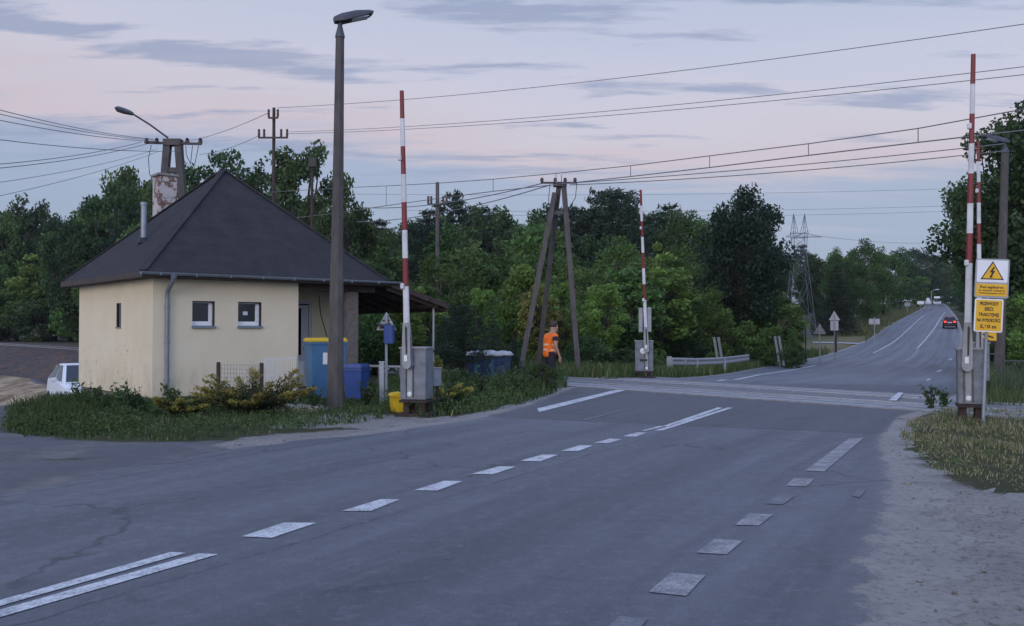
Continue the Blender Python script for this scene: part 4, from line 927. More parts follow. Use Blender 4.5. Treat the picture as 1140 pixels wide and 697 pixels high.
# ------------------------------------------------------------------ signs
def rrect(w_, h_, r_=.03, n=4):
    out = []
    for cx_, cy_, a0_ in ((w_/2 - r_, h_/2 - r_, 0), (-w_/2 + r_, h_/2 - r_, 90), (-w_/2 + r_, -h_/2 + r_, 180), (w_/2 - r_, -h_/2 + r_, 270)):
        for k in range(n + 1): a = R(a0_ + 90 * k / n); out.append((cx_ + r_ * math.cos(a), cy_ + r_ * math.sin(a)))
    return out[::-1]
def tri(s, zc=0): return [(-s/2, zc - s*.289), (0, zc + s*.577), (s/2, zc - s*.289)]
def warn_sign(label, base, d, top_px, rz, tilt, full=True):
    b0 = at(*base, d); b0.z = H(b0.x, d); t = thing('warning_sign', label, 'sign', b0, rz); 
    zt = at(top_px[0], top_px[1], d).z - b0.z; lean = at(top_px[0], top_px[1], d).x - b0.x
    MB().tube([(0, 0, -.3), (lean * .96, .03, zt - .05)], .027, 10).build('post', 'galv', t, smooth=True)
    rot = Matrix.Translation((lean * .93 + .03, -.01, zt - .34)) @ Matrix.Rotation(R(tilt), 4, 'Y')
    def pl(name, poly, y, th, mat, par): return MB().prism(poly, th, rot @ Matrix.Translation((0, y, 0)), 0).build(name, mat, par)
    up_ = pl('upper_plate', rrect(.52, .66, .035), -.03, .012, 'sign_back', t)
    pl('white_field', rrect(.47, .37, .01), -.0385, .005, 'sign_white', up_); up_.children[0].location = (rot.to_3x3() @ Vector((0, 0, .12)))
    k = pl('yellow_field', rrect(.47, .205, .01), -.0385, .005, 'sign_yellow', up_); k.location = rot.to_3x3() @ Vector((0, 0, -.195))
    k = MB().prism(tri(.36), .004, rot @ Matrix.Translation((0, -.043, .085))).build('triangle_border', 'sign_black', up_)
    k = MB().prism(tri(.30), .004, rot @ Matrix.Translation((0, -.0475, .085))).build('triangle', 'sign_yellow', up_)
    bolt = [(.012, .11), (-.045, .015), (-.008, .02), (-.03, -.045), (-.045, -.04), (-.025, -.085), (.01, -.05), (-.008, -.05), (.04, .045), (.003, .04), (.035, .105)]
    MB().prism(bolt, .004, rot @ Matrix.Translation((0, -.052, .085))).build('lightning_bolt', 'sign_black', up_)
    if full:
        lw = pl('lower_plate', rrect(.44, .56, .03), -.028, .012, 'sign_white', t); lw.location = rot.to_3x3() @ Vector((-.025, 0, -.625))
        k = pl('yellow_field', rrect(.395, .515, .01), -.0365, .005, 'sign_yellow', lw)
        e = rot.to_euler()
        def txt(body, size, x, z, par, wd): 
            q = rot @ Vector((x, -.0415, z)); text_part(body, size, 'sign_black', par, q, (R(90), R(tilt), 0), wd)
        txt('Pod napięciem', .06, 0, -.15, up_, .36); txt('nie dotykać urządzeń', .035, 0, -.205, up_, .40); txt('elektrycznych sieci', .035, 0, -.25, up_, .40)
        for body, z, wd in (('PRZEWODY', .195, .29), ('SIECI', .105, .13), ('TRAKCYJNEJ', .01, .31), ('NA WYSOKOŚCI', -.085, .36), ('5,60 m', -.19, .25)):
            q = rot @ Vector((0, -.0405, z)); text_part(body, .075 if wd > .2 and z > -.15 else .08, 'sign_black', lw, q, (R(90), R(tilt), 0), wd)
    return t
warn_sign('leaning pole with white and yellow high voltage warning plates in front of the right barrier', (1093.5, 467), 15.2, (1101, 288), R(-14), 3.0)
p = at(1100, 419, 28.5); t = thing('warning_sign', 'small yellow notice on a short post half hidden behind the big warning plates', 'sign', (p.x, 28.5, H(p.x, 28.5)), R(-14))
MB().tube([(0, .02, -.2), (0, .02, 1.75)], .025, 8).build('post', 'galv', t)
pp = MB().prism(rrect(.5, .62, .02), .012, Matrix.Translation((0, -.01, 1.62))).build('plate', 'sign_yellow', t)
MB().prism([(-.16, .1), (.16, -.02), (.16, .03), (-.16, .15)], .004, Matrix.Translation((0, -.019, 1.4))).prism([(-.16, -.05), (.16, -.17), (.16, -.12), (-.16, 0)], .004, Matrix.Translation((0, -.019, 1.4))).build('stripe', 'sign_black', pp)
# triangle sign seen from behind with a blue box, by the porch
p = at(430, 441, 19.4); t = thing('road_sign', 'triangular road sign seen from behind with a blue box on its post, by the porch', 'sign', (p.x, 19.4, H(p.x, 19.4)), R(-10))
MB().tube([(0, 0, -.2), (0, 0, 1.9)], .03, 10).build('post', 'galv', t)
s1 = MB().prism(tri(.46), .02, Matrix.Translation((-.02, .06, 1.70))).build('plate', 'sign_back', t, bevel=.004)
MB().box((-.02, .03, 1.62), (.30, .03, .03)).box((-.02, .03, 1.78), (.16, .03, .03)).build('clamp', 'dark_steel', s1)
MB().box((.08, -.05, 1.48), (.20, .16, .40)).build('blue_box', 'blue_bin2', t, bevel=.015)
MB().tube([(-.2, -.02, 1.70), (-.05, -.05, 1.66), (.1, -.05, 1.7)], .035, 8).build('horn', 'dark_steel', t)
p = at(425, 443, 18.9); t = thing('marker_post', 'short plain grey metal post just left of the blue box sign', 'post', (p.x, 18.9, H(p.x, 18.9)))
MB().box((0, 0, .42), (.10, .06, .95)).build('post', 'galv', t, bevel=.01); MB().box((0, 0, .9), (.12, .08, .03)).build('cap', 'galv', t)
def back_sign(label, px, ybase, d, parts, post_h, dark=False):
    p = at(px, ybase, d); z = H(p.x, d); t = thing('road_sign', label, 'sign', (p.x, d, z), R(-26))
    MB().tube([(0, 0, -.4), (0, 0, post_h)], .04, 8).build('post', 'wood_dark' if dark else 'galv', t)
    for k_, (kind, w_, h_, zc, mat) in enumerate(parts):
        poly = tri(w_) if kind == 't' else rrect(w_, h_, .03)
        MB().prism(poly, .02, Matrix.Translation((0, .06, zc))).build('plate', mat, t)
    return t
d = 66; p = at(929, 392, d); zg = H(p.x, d); zz = lambda y: at(929, y, d).z - zg
back_sign('grey arrow-like sign of triangle over rectangular plate on a black post, far left verge', 929, 392, d, [('t', .80, 0, zz(353), 'sign_back'), ('r', .56, .72, zz(362.5), 'sign_back')], zz(349))
MB().box((.10, 0, zz(381)), (.16, .14, zz(369) - zz(392))).build('lower_post', 'black', [o for o in COL.objects if o.name.startswith('road_sign')][-1])
d = 60; p = at(897, 385, d); zg = H(p.x, d); zz = lambda y: at(897, y, d).z - zg
back_sign('dark triangular sign back at the edge of the bushes, left of the paler one', 897, 386, d, [('t', .95, 0, zz(371), 'sign_dim')], zz(364), True)
back_sign('paler triangular sign back on a stub post, right of the dark one', 912.5, 388, d, [('t', .85, 0, zz(368), 'sign_dim')], zz(362))
d = 80; p = at(973.5, 377, d); zg = H(p.x, d); zz = lambda y: at(973, y, d).z - zg
back_sign('small rectangular sign back on a slim post beside the far left verge slope', 973.5, 377, d, [('r', .90, .5, zz(358), 'sign_back')], zz(353))
def far_board(label, px, y, d, w_, h_, ground=True, mat='sign_white'):
    p = at(px, y, d); z = H(p.x, d); t = thing('road_sign', label, 'sign', (p.x, d, z)); zc = p.z - z
    MB().tube([(0, 0, -.3), (0, 0, zc)], .05, 6).build('post', 'galv', t); MB().prism(rrect(w_, h_, .05), .04, Matrix.Translation((0, -.08, zc))).build('plate', mat, t)
far_board('far white board by the roadside where the trees close in', 1024.5, 337, 190, 1.4, .7); far_board('far round-cornered white sign right of the white board', 1033, 334, 205, .7, .9); far_board('farthest white board at the crest of the road', 1043, 331, 240, 1.6, .5)
far_board('dim grey board at the foot of the far trees', 1010, 339, 180, 1.1, .7, mat='sign_back')
p = at(1037, 343, 200); z = H(p.x, 200); t = thing('street_lamp', 'tiny far lamp post standing on the left of the road crest', 'street lamp', (p.x, 200, z)); zt = at(1037, 324, 200).z - z
MB().tube([(0, 0, -.3), (0, 0, zt)], .12, 6).build('pole', 'concrete_grey', t); MB().tube([(0, 0, zt - .1), (.9, -.2, zt + .3)], .05, 6).build('arm', 'galv', t); MB().box((1.2, -.2, zt + .32), (.8, .3, .14)).build('lamp_head', 'white_paint', t)

# slatted marker boards (pairs) before the bushes
for k_, (px, y0, y1, d) in enumerate(((801, 376, 398, 46), (868.5, 375, 393, 50))):
    p = at(px, y1, d); z = H(p.x, d); t = thing('marker_board', ('pair of leaning pale marker slats behind the guardrail', 'pair of leaning pale marker slats right of the guardrail by the road edge')[k_], 'marker post', (p.x, d, z), R(-10)); zt = at(px, y0, d).z - z
    for s in (-.10, .12): MB().box((s - .05, 0, zt * .55), (.13, .04, zt * .95), Matrix.Rotation(R(-9), 3, 'Y')).build('slat', 'sign_dim', t)
# guardrail
pts = [at(747, 402.5, 36.0), at(775, 403, 38.5), at(806, 401.5, 41.5), at(834, 398, 45)]
o_ = Vector((pts[0].x, pts[0].y, H(pts[0].x, 36))); t = thing('guardrail', 'short pale steel guardrail ending in the bushes across the rails', 'guardrail', o_)
prof = [(0, .16), (-.06, .12), (-.06, .07), (0, .02), (0, -.02), (-.06, -.07), (-.06, -.12), (0, -.16)]; vs = []
for q in pts: vs += [(q.x - o_.x, q.y - o_.y + a, q.z - o_.z + b__) for a, b__ in prof]
n = len(prof); mb = MB().add(vs, [(k*n + i, k*n + i + 1, (k+1)*n + i + 1, (k+1)*n + i) for k in range(3) for i in range(n - 1)]); rl = mb.build('rail', 'cabinet_side', t); md = rl.modifiers.new('s', 'SOLIDIFY'); md.thickness = .012
for q in pts[:-1] + [pts[0].lerp(pts[1], .5)]: MB().box((q.x - o_.x + .05, q.y - o_.y + .1, (q.z - o_.z) / 2 - .1), (.10, .1, q.z - o_.z + .4)).build('post', 'galv', t)
MB().box((-.07, -.03, pts[0].z - o_.z), (.22, .05, .42)).build('end_plate', 'cabinet_side', t, bevel=.02)

# ------------------------------------------------------------------ fences
def mesh_fence(label, p0, p1, h0, h1, nv, nh, posts, mat='galv', r=.006, post_mat='wood_grey', post_w=.07):
    p0, p1 = Vector(p0), Vector(p1); t = thing('wire_fence', label, 'fence', p0)
    d = p1 - p0; mb = MB()
    for i in range(nv + 1): q = d * (i / nv); mb.tube([q + Vector((0, 0, h0)), q + Vector((0, 0, h1))], r, 4)
    for i in range(nh + 1): z = h0 + (h1 - h0) * i / nh; mb.tube([Vector((0, 0, z)), d + Vector((0, 0, z))], r, 4)
    mb.build('mesh_panel', mat, t)
    for k in posts: q = d * k; MB().box((q.x, q.y, h1 / 2 - .1), (post_w, post_w, h1 + .3)).build('post', post_mat, t, bevel=.008)
    return t
a_, b__ = at(243, 450, 18.6), at(291, 452, 18.2); z = 0
mesh_fence('low wire panel between two dark posts behind the yellow-tipped juniper', (a_.x, 18.6, 0), (b__.x, 18.2, 0), .42, .86, 14, 5, (0, 1), r=.004, post_mat='wood_dark', post_w=.07)
a_, b__ = at(294, 452, 18.6), at(331, 452, 19.1)
mesh_fence('low fence of close upright pale bars in front of the house door', (a_.x, 18.6, 0), (b__.x, 19.1, 0), .25, .98, 16, 2, (1,), mat='white_paint', r=.006, post_mat='galv', post_w=.04)
for k_, (x0, x1, yy, d) in enumerate(((398, 446, 407, 26),)):
    a_, b__ = at(x0, yy, d), at(x1, yy + 1.5, d - .4); t = thing('railing', 'pale pipe railing under the canopy behind the left barrier', 'railing', (a_.x, d, 0))
    MB().tube([(0, 0, a_.z), (b__.x - a_.x, -.4, b__.z)], .035, 8).build('top_rail', 'white_paint', t); MB().tube([(0, 0, a_.z - .75), (b__.x - a_.x, -.4, b__.z - .75)], .05, 8).build('low_rail', 'pale_slab', t)
    for f in (.02, .5, .98): MB().tube([(f * (b__.x - a_.x), -.4 * f, -.2), (f * (b__.x - a_.x), -.4 * f, a_.z)], .03, 8).build('post', 'galv', t)
a_, b__ = at(1096, 440, 22.5), at(1190, 447, 20.8)
fz = mesh_fence('green-grey wire mesh fence beyond the rails at the right edge', (a_.x, 22.5, H(a_.x, 22.5)), (b__.x, 20.8, H(b__.x, 20.8)), .05, .78, 34, 9, (0, .25, .5, .75, 1), r=.006, mat='fence_dark', post_mat='fence_dark', post_w=.05)
MB().tube([(0, 0, .98), (.3, -.1, .96), (.45, -.1, .80), (1.0, -.5, .80)], .02, 8).build('top_pipe', 'fence_dark', fz)

# stone slab on the verge, side box by the right lamp
p = at(331, 462, 17.6); t = thing('stone_slab', 'flat pale stone lying in the grass left of the tall brown lamp post', 'stone', (p.x, 17.6, H(p.x, 17.6) + .0), R(10))
bm = bmesh.new(); bmesh.ops.create_icosphere(bm, subdivisions=3, radius=1)
rr = random.Random(2)
for v in bm.verts: v.co = Vector((v.co.x * .55, v.co.y * .4, max(-.4, min(.6, v.co.z)) * .16)) * (1 + .12 * math.sin(v.co.x * 7 + v.co.y * 5)) + Vector((0, 0, .02 * math.sin(v.co.x * 13)))
me = bpy.data.meshes.new('stone'); bm.to_mesh(me); bm.free(); me.materials.append(M['stone']); o = bpy.data.objects.new('stone', me); COL.objects.link(o); o.parent = t
p = at(20, 432, 27); t = thing('kerb_stone', 'long pale kerb stone lying on the yard below the sand heap', 'kerb stone', (p.x, 27, H(p.x, 27)), R(-8)); MB().box((0, 0, .06), (1.0, .13, .15)).build('block', 'pale_slab', t, bevel=.01)
p = at(9, 432, 27.5); t = thing('marker_post', 'short pale stake standing in the yard below the sand heap', 'post', (p.x, 27.5, H(p.x, 27.5))); MB().box((0, 0, .15), (.06, .06, .5)).build('post', 'pale_slab', t, bevel=.01)

# ------------------------------------------------------------------ cars
def car(label, loc, rz, paint, lit, L=4.1, W=1.72, Hc=1.48):
    t = thing('parked_car' if not lit else 'car', label, 'car', loc, rz); w = W / 2; y0, y1 = -L / 2, L / 2
    st = [(y0, .80, .45, .78), (y0 + .10, .93, .30, .95), (y0 + .6, 1.0, .22, .97), (0, 1.0, .22, .94), (y1 - 1.2, 1.0, .22, .90), (y1 - .45, .95, .24, .80), (y1 - .08, .80, .30, .62), (y1, .70, .40, .52)]
    vs = []
    for y, f, zb, zt in st:
        for x, z in ((-w * f * .9, zb), (-w * f, zb + .14), (-w * f, (zb + zt) / 2), (-w * f * .96, zt - .05), (-w * f * .86, zt), (w * f * .86, zt), (w * f * .96, zt - .05), (w * f, (zb + zt) / 2), (w * f, zb + .14), (w * f * .9, zb)): vs.append((x, y, z))
    n = 10; m = len(st)
    MB().add(vs, [(k*n + i, k*n + (i+1) % n, (k+1)*n + (i+1) % n, (k+1)*n + i) for k in range(m - 1) for i in range(n)] + [tuple(range(n - 1, -1, -1)), tuple(range((m-1)*n, m*n))]).build('body', paint, t, smooth=True)
    rb, rf_, rt0, rt1 = y0 + .10, y1 - 1.15, y0 + .50, y1 - 2.05; zb, zr = .93, Hc; wb, wt = w * .90, w * .66
    B = [(-wb, rb, zb), (wb, rb, zb), (wb, rf_, zb - .03), (-wb, rf_, zb - .03)]; T = [(-wt, rt0, zr - .03), (wt, rt0, zr - .03), (wt, rt1, zr - .02), (-wt, rt1, zr - .02)]
    mid = (rt0 + rt1) / 2; T2 = [(-wt * .96, mid, zr), (wt * .96, mid, zr)]
    cab = MB().add([*B, *T, *T2], [(0, 1, 5, 4), (1, 2, 6, 9, 5), (2, 3, 7, 6), (3, 0, 4, 8, 7), (4, 5, 9, 8), (8, 9, 6, 7)]).build('cabin', paint, t, bevel=.06, smooth=True)
    def glass(q, name, inset=.12):
        q = [Vector(v) for v in q]; c = sum(q, Vector()) / 4; nrm = (q[1] - q[0]).cross(q[3] - q[0]).normalized()
        if nrm.dot(c - Vector((0, (rb + rf_) / 2, 1.1))) < 0: nrm = -nrm
        q = [v + (c - v) * inset for v in q]; MB().add([v + nrm * .012 for v in q] + [v - nrm * .02 for v in q], [(0, 1, 2, 3), (0, 1, 5, 4), (1, 2, 6, 5), (2, 3, 7, 6), (3, 0, 4, 7)]).build(name, 'glass_dark', cab)
    glass([B[0], B[1], T[1], T[0]], 'rear_window', .17); glass([B[2], B[3], T[3], T[2]], 'windscreen', .12)
    for s in (0, 1):
        bb = [Vector(B[1]), Vector(B[2])] if s else [Vector(B[0]), Vector(B[3])]; tt = [Vector(T[1]), Vector(T[2])] if s else [Vector(T[0]), Vector(T[3])]
        for k0, k1 in ((.06, .47), (.50, .92)): glass([bb[0].lerp(bb[1], k0), bb[0].lerp(bb[1], k1), tt[0].lerp(tt[1], k1), tt[0].lerp(tt[1], k0)], 'side_window', .12)
        sx = 1 if s else -1
        MB().box((sx * (w + .09), rf_ - .45, .98), (.20, .10, .14)).build('mirror', paint, t, bevel=.03)
        MB().box((sx * w * .64, y0 + .025, .80), (.26, .10, .20)).build('tail_light', 'tail' if lit else 'tail_off', t, bevel=.02)
        MB().box((sx * w * .66, y1 - .12, .60), (.30, .12, .14)).build('headlight', 'white_frame', t, bevel=.02)
        for yy in (y0 + .72, y1 - .78):
            wh = MB().tube([(sx * (w - .20), yy, .31), (sx * (w + .01), yy, .31)], .31, 20).build('tyre', 'tyre', t, bevel=.02); MB().tube([(sx * (w), yy, .31), (sx * (w + .018), yy, .31)], .19, 14).build('rim', 'rim', wh)
    MB().box((0, y0 - .02, .42), (W * .86, .10, .24)).build('bumper', 'black' if lit else paint, t, bevel=.03)
    MB().box((0, y0 - .02, .70), (.52, .03, .11)).build('number_plate', 'white_paint', t)
    if lit: MB().box((0, rt0 + .02, zr - .07), (.34, .04, .03)).build('brake_light', 'tail', cab)
    return t
p = at(78, 430, 25.5); car('white hatchback half hidden behind the left corner of the house', (p.x - .16, 26.7, H(p.x, 26.7) + .0), R(217), 'car_white', False, L=3.6, W=1.56, Hc=1.42)
p = at(1057.5, 364, 118); car('dark red car driving away with both tail lights glowing', (p.x, 118, H(p.x, 118) + .01), R(-26), 'car_red', True)

# ------------------------------------------------------------------ the worker
def skin_mesh(name, verts, edges, radii, mat, parent, root=0, sub=2):
    me = bpy.data.meshes.new(name); me.from_pydata(verts, edges, []); o = bpy.data.objects.new(name, me); COL.objects.link(o)
    md = o.modifiers.new('skin', 'SKIN'); 
    if not me.skin_vertices: 
        bpy.context.view_layer.objects.active = o
    for v, r_ in zip(me.skin_vertices[0].data, radii): v.radius = r_ if isinstance(r_, tuple) else (r_, r_)
    me.skin_vertices[0].data[root].use_root = True
    s = o.modifiers.new('sub', 'SUBSURF'); s.levels = s.render_levels = sub
    dg = bpy.context.evaluated_depsgraph_get(); m2 = bpy.data.meshes.new_from_object(o.evaluated_get(dg)); bpy.data.objects.remove(o)
    m2.name = name; m2.materials.clear(); m2.materials.append(M[mat]); m2.polygons.foreach_set('use_smooth', [True] * len(m2.polygons))
    q = bpy.data.objects.new(name, m2); COL.objects.link(q); q.parent = parent; return q
p = at(608.5, 432, 24.3)
per = thing('person', 'worker in an orange reflective vest and dark trousers walking beside the rails', 'person', (p.x, 24.3, H(p.x, 24.3) + .0), R(-62)); per.rotation_euler.x = R(-5); per.scale = (1.12, 1.12, 1.03)
# faces local +y; z up
V, E, Rr = [], [], []
def J(x, y, z, r, frm=None):
    V.append((x, y, z)); Rr.append(r); i = len(V) - 1
    if frm is not None: E.append((frm, i))
    return i
pel = J(0, 0, .95, (.15, .12)); sp1 = J(0, .01, 1.12, (.145, .11), pel); ch_ = J(0, .02, 1.33, (.17, .12), sp1); nk = J(0, .05, 1.47, (.065, .065), ch_); jaw = J(0, .085, 1.56, (.07, .085), nk); hd_ = J(0, .085, 1.64, (.08, .098), jaw); J(0, .075, 1.71, (.06, .075), hd_)
J(0, .195, 1.585, .014, jaw)
for s in (-1, 1):
    J(s * .085, .075, 1.60, .013, jaw)
    hip = J(s * .10, 0, .88, (.095, .10), pel); kn = J(s * .105, .07 if s > 0 else .0, .49, (.062, .065), hip); an = J(s * .11, .02 if s > 0 else -.14, .10, (.042, .045), kn); J(s * .12, (.17 if s > 0 else .02), .035, (.042, .03), an)
    sh = J(s * .20, .02, 1.38, (.062, .062), ch_); el_ = J(s * .27, .0 if s > 0 else .06, 1.11, (.045, .045), sh); wr_ = J(s * .285, .12 if s > 0 else .16, .87, (.030, .026), el_); pa = J(s * .285, .145 if s > 0 else .185, .80, (.018, .034), wr_)
    by = V[pa][1]
    for k, (dy, ln) in enumerate(((-.030, .06), (-.010, .072), (.010, .076), (.029, .068))):
        f1 = J(s * .283, by + dy, .775 - .012, .0105, pa); f2 = J(s * (.280), by + dy * 1.1 + .008, .765 - ln * .55, .0095, f1); J(s * .270, by + dy * 1.1 + .016, .765 - ln, .008, f2)
    th = J(s * .275, by + .042, .82, .0105, pa); J(s * .268, by + .058, .785, .009, th)
body = skin_mesh('body', V, E, Rr, 'skin', per)
tv = [(0, 0, .96), (0, 0, 1.04), (.10, 0, .87), (.108, .07, .49), (.112, .02, .09), (-.10, 0, .87), (-.108, .0, .49), (-.112, -.14, .09)]
skin_mesh('trousers', tv, [(0, 1), (0, 2), (2, 3), (3, 4), (0, 5), (5, 6), (6, 7)], [(.165, .135), (.16, .125), (.112, .115), (.082, .085), (.07, .075), (.112, .115), (.082, .085), (.07, .075)], 'cloth_dark', per)
vv = [(0, .0, .76), (0, .01, 1.12), (0, .02, 1.32), (0, .03, 1.43), (.185, .02, 1.385), (-.185, .02, 1.385), (.22, .015, 1.30), (-.22, .03, 1.30)]
vest = skin_mesh('vest', vv, [(0, 1), (1, 2), (2, 3), (2, 4), (2, 5), (4, 6), (5, 7)], [(.20, .17), (.195, .16), (.215, .165), (.10, .085), (.085, .08), (.085, .08), (.074, .07), (.074, .07)], 'orange', per, root=1)
def ring(z, rx, ry, h_, yo): 
    vs = []; n = 28
    for zz in (z - h_ / 2, z + h_ / 2):
        for f in (1, .95):
            for k in range(n): a = 2 * math.pi * k / n; vs.append((rx * f * math.cos(a), yo + ry * f * math.sin(a), zz))
    fs = []
    for k in range(n):
        k2 = (k + 1) % n; fs += [(k, k2, 2*n + k2, 2*n + k), (n + k, 3*n + k, 3*n + k2, n + k2), (k, n + k, n + k2, k2), (2*n + k, 2*n + k2, 3*n + k2, 3*n + k)]
    return MB().add(vs, fs)
dgx = lambda z: max(abs(v.co.x) for v in vest.data.vertices if abs(v.co.z - z) < .04); dgy = lambda z: max(abs(v.co.y - .01) for v in vest.data.vertices if abs(v.co.z - z) < .04)
for z in (1.00, 1.13): ring(z, dgx(z) + .006, dgy(z) + .006, .05, .01).build('reflective_strip', 'reflect', vest, smooth=True)
for s in (-1, 1):
    skin_mesh('sleeve', [(s * .21, .02, 1.37), (s * .245, .01 if s > 0 else .045, 1.22)], [(0, 1)], [(.076, .076), (.066, .066)], 'cloth_dark', per)
    sh_ = MB().lathe([(.03, -.03), (.055, 0), (.05, .04), (.02, .06)], 10).build('shoe', 'black', per, smooth=True); sh_.scale = (.95, 2.6, 1.1); sh_.location = (s * .118, .09 if s > 0 else -.07, .035)
    MB().lathe([(.003, -.008), (.009, 0), (.003, .008)], 8, (s * .032, .172, 1.628)).build('eye', 'black', per, smooth=True)
bm = bmesh.new(); bmesh.ops.create_uvsphere(bm, u_segments=20, v_segments=14, radius=1)
for v in bm.verts:
    v.co = Vector((v.co.x * .092, v.co.y * .112 + .068, v.co.z * .105 + 1.675))
bmesh.ops.delete(bm, geom=[v for v in bm.verts if v.co.z < 1.60 or (v.co.y > .12 and v.co.z < 1.69)], context='VERTS')
me = bpy.data.meshes.new('hair'); bm.to_mesh(me); bm.free(); me.materials.append(M['hair']); me.polygons.foreach_set('use_smooth', [True] * len(me.polygons)); o = bpy.data.objects.new('hair', me); COL.objects.link(o); o.parent = per; o.modifiers.new('s', 'SOLIDIFY').thickness = .012
# ------------------------------------------------------------------ foliage
lm, nt, b = newmat('leaves')
ca = nt.nodes.new('ShaderNodeVertexColor'); ca.layer_name = 'Col'; oi = nt.nodes.new('ShaderNodeObjectInfo')
hs = nt.nodes.new('ShaderNodeHueSaturation'); nt.links.new(ca.outputs['Color'], hs.inputs['Color'])
nt.links.new(mrange(nt, oi.outputs['Random'], 0, 1, .475, .52), hs.inputs['Hue']); nt.links.new(mrange(nt, mth(nt, 'FRACT', mth(nt, 'MULTIPLY', oi.outputs['Random'], 7.3)), 0, 1, .72, 1.3), hs.inputs['Value'])
nt.links.new(hs.outputs[0], b.inputs['Base Color']); setin(b, Roughness=.55); b.inputs['Specular IOR Level'].default_value = .25
tl = nt.nodes.new('ShaderNodeBsdfTranslucent'); nt.links.new(hs.outputs[0], tl.inputs['Color']); ms = nt.nodes.new('ShaderNodeMixShader'); ms.inputs[0].default_value = .3
nt.links.new(b.outputs[0], ms.inputs[1]); nt.links.new(tl.outputs[0], ms.inputs[2]); nt.links.new(ms.outputs[0], nt.nodes['Material Output'].inputs['Surface'])
M['leaves'] = lm
def unit(v): return v / np.maximum(np.linalg.norm(v, axis=-1, keepdims=True), 1e-9)
def leaf_quads(P, size, rng, aspect=.5, lift=.3, axis=None):
    n = len(P); a = unit(rng.normal(size=(n, 3)) + (axis if axis is not None else 0)); nn = unit(rng.normal(size=(n, 3)) + np.array([0, 0, lift]))
    bb = unit(np.cross(a, nn)); s = (size * rng.uniform(.6, 1.35, n))[:, None]
    V = np.stack([P - a * s, P + bb * s * aspect, P + a * s, P - bb * s * aspect], 1).reshape(-1, 3)
    return V, np.arange(n * 4).reshape(n, 4)
def tint(base, n, rng, clump=None, var=.25, hue=.18):
    c = np.array(base)[None] * rng.uniform(1 - var, 1 + var, (n, 1)); 
    if clump is not None: c = c * clump[:, None]
    c[:, 0] *= rng.uniform(1 - hue, 1 + hue, n); return np.clip(c, .003, 1)
PROTO = {}
def limb_mesh(mb, p0, p1, r0, r1, rng, k=4, bend=.05):
    pts = []; p0, p1 = np.array(p0), np.array(p1); L = np.linalg.norm(p1 - p0)
    for i in range(k + 1):
        t = i / k; q = p0 + (p1 - p0) * t + (rng.normal(0, bend * L, 3) * math.sin(math.pi * t)); pts.append(q)
    mb.tube(pts, [r0 + (r1 - r0) * i / k for i in range(k + 1)], 6)
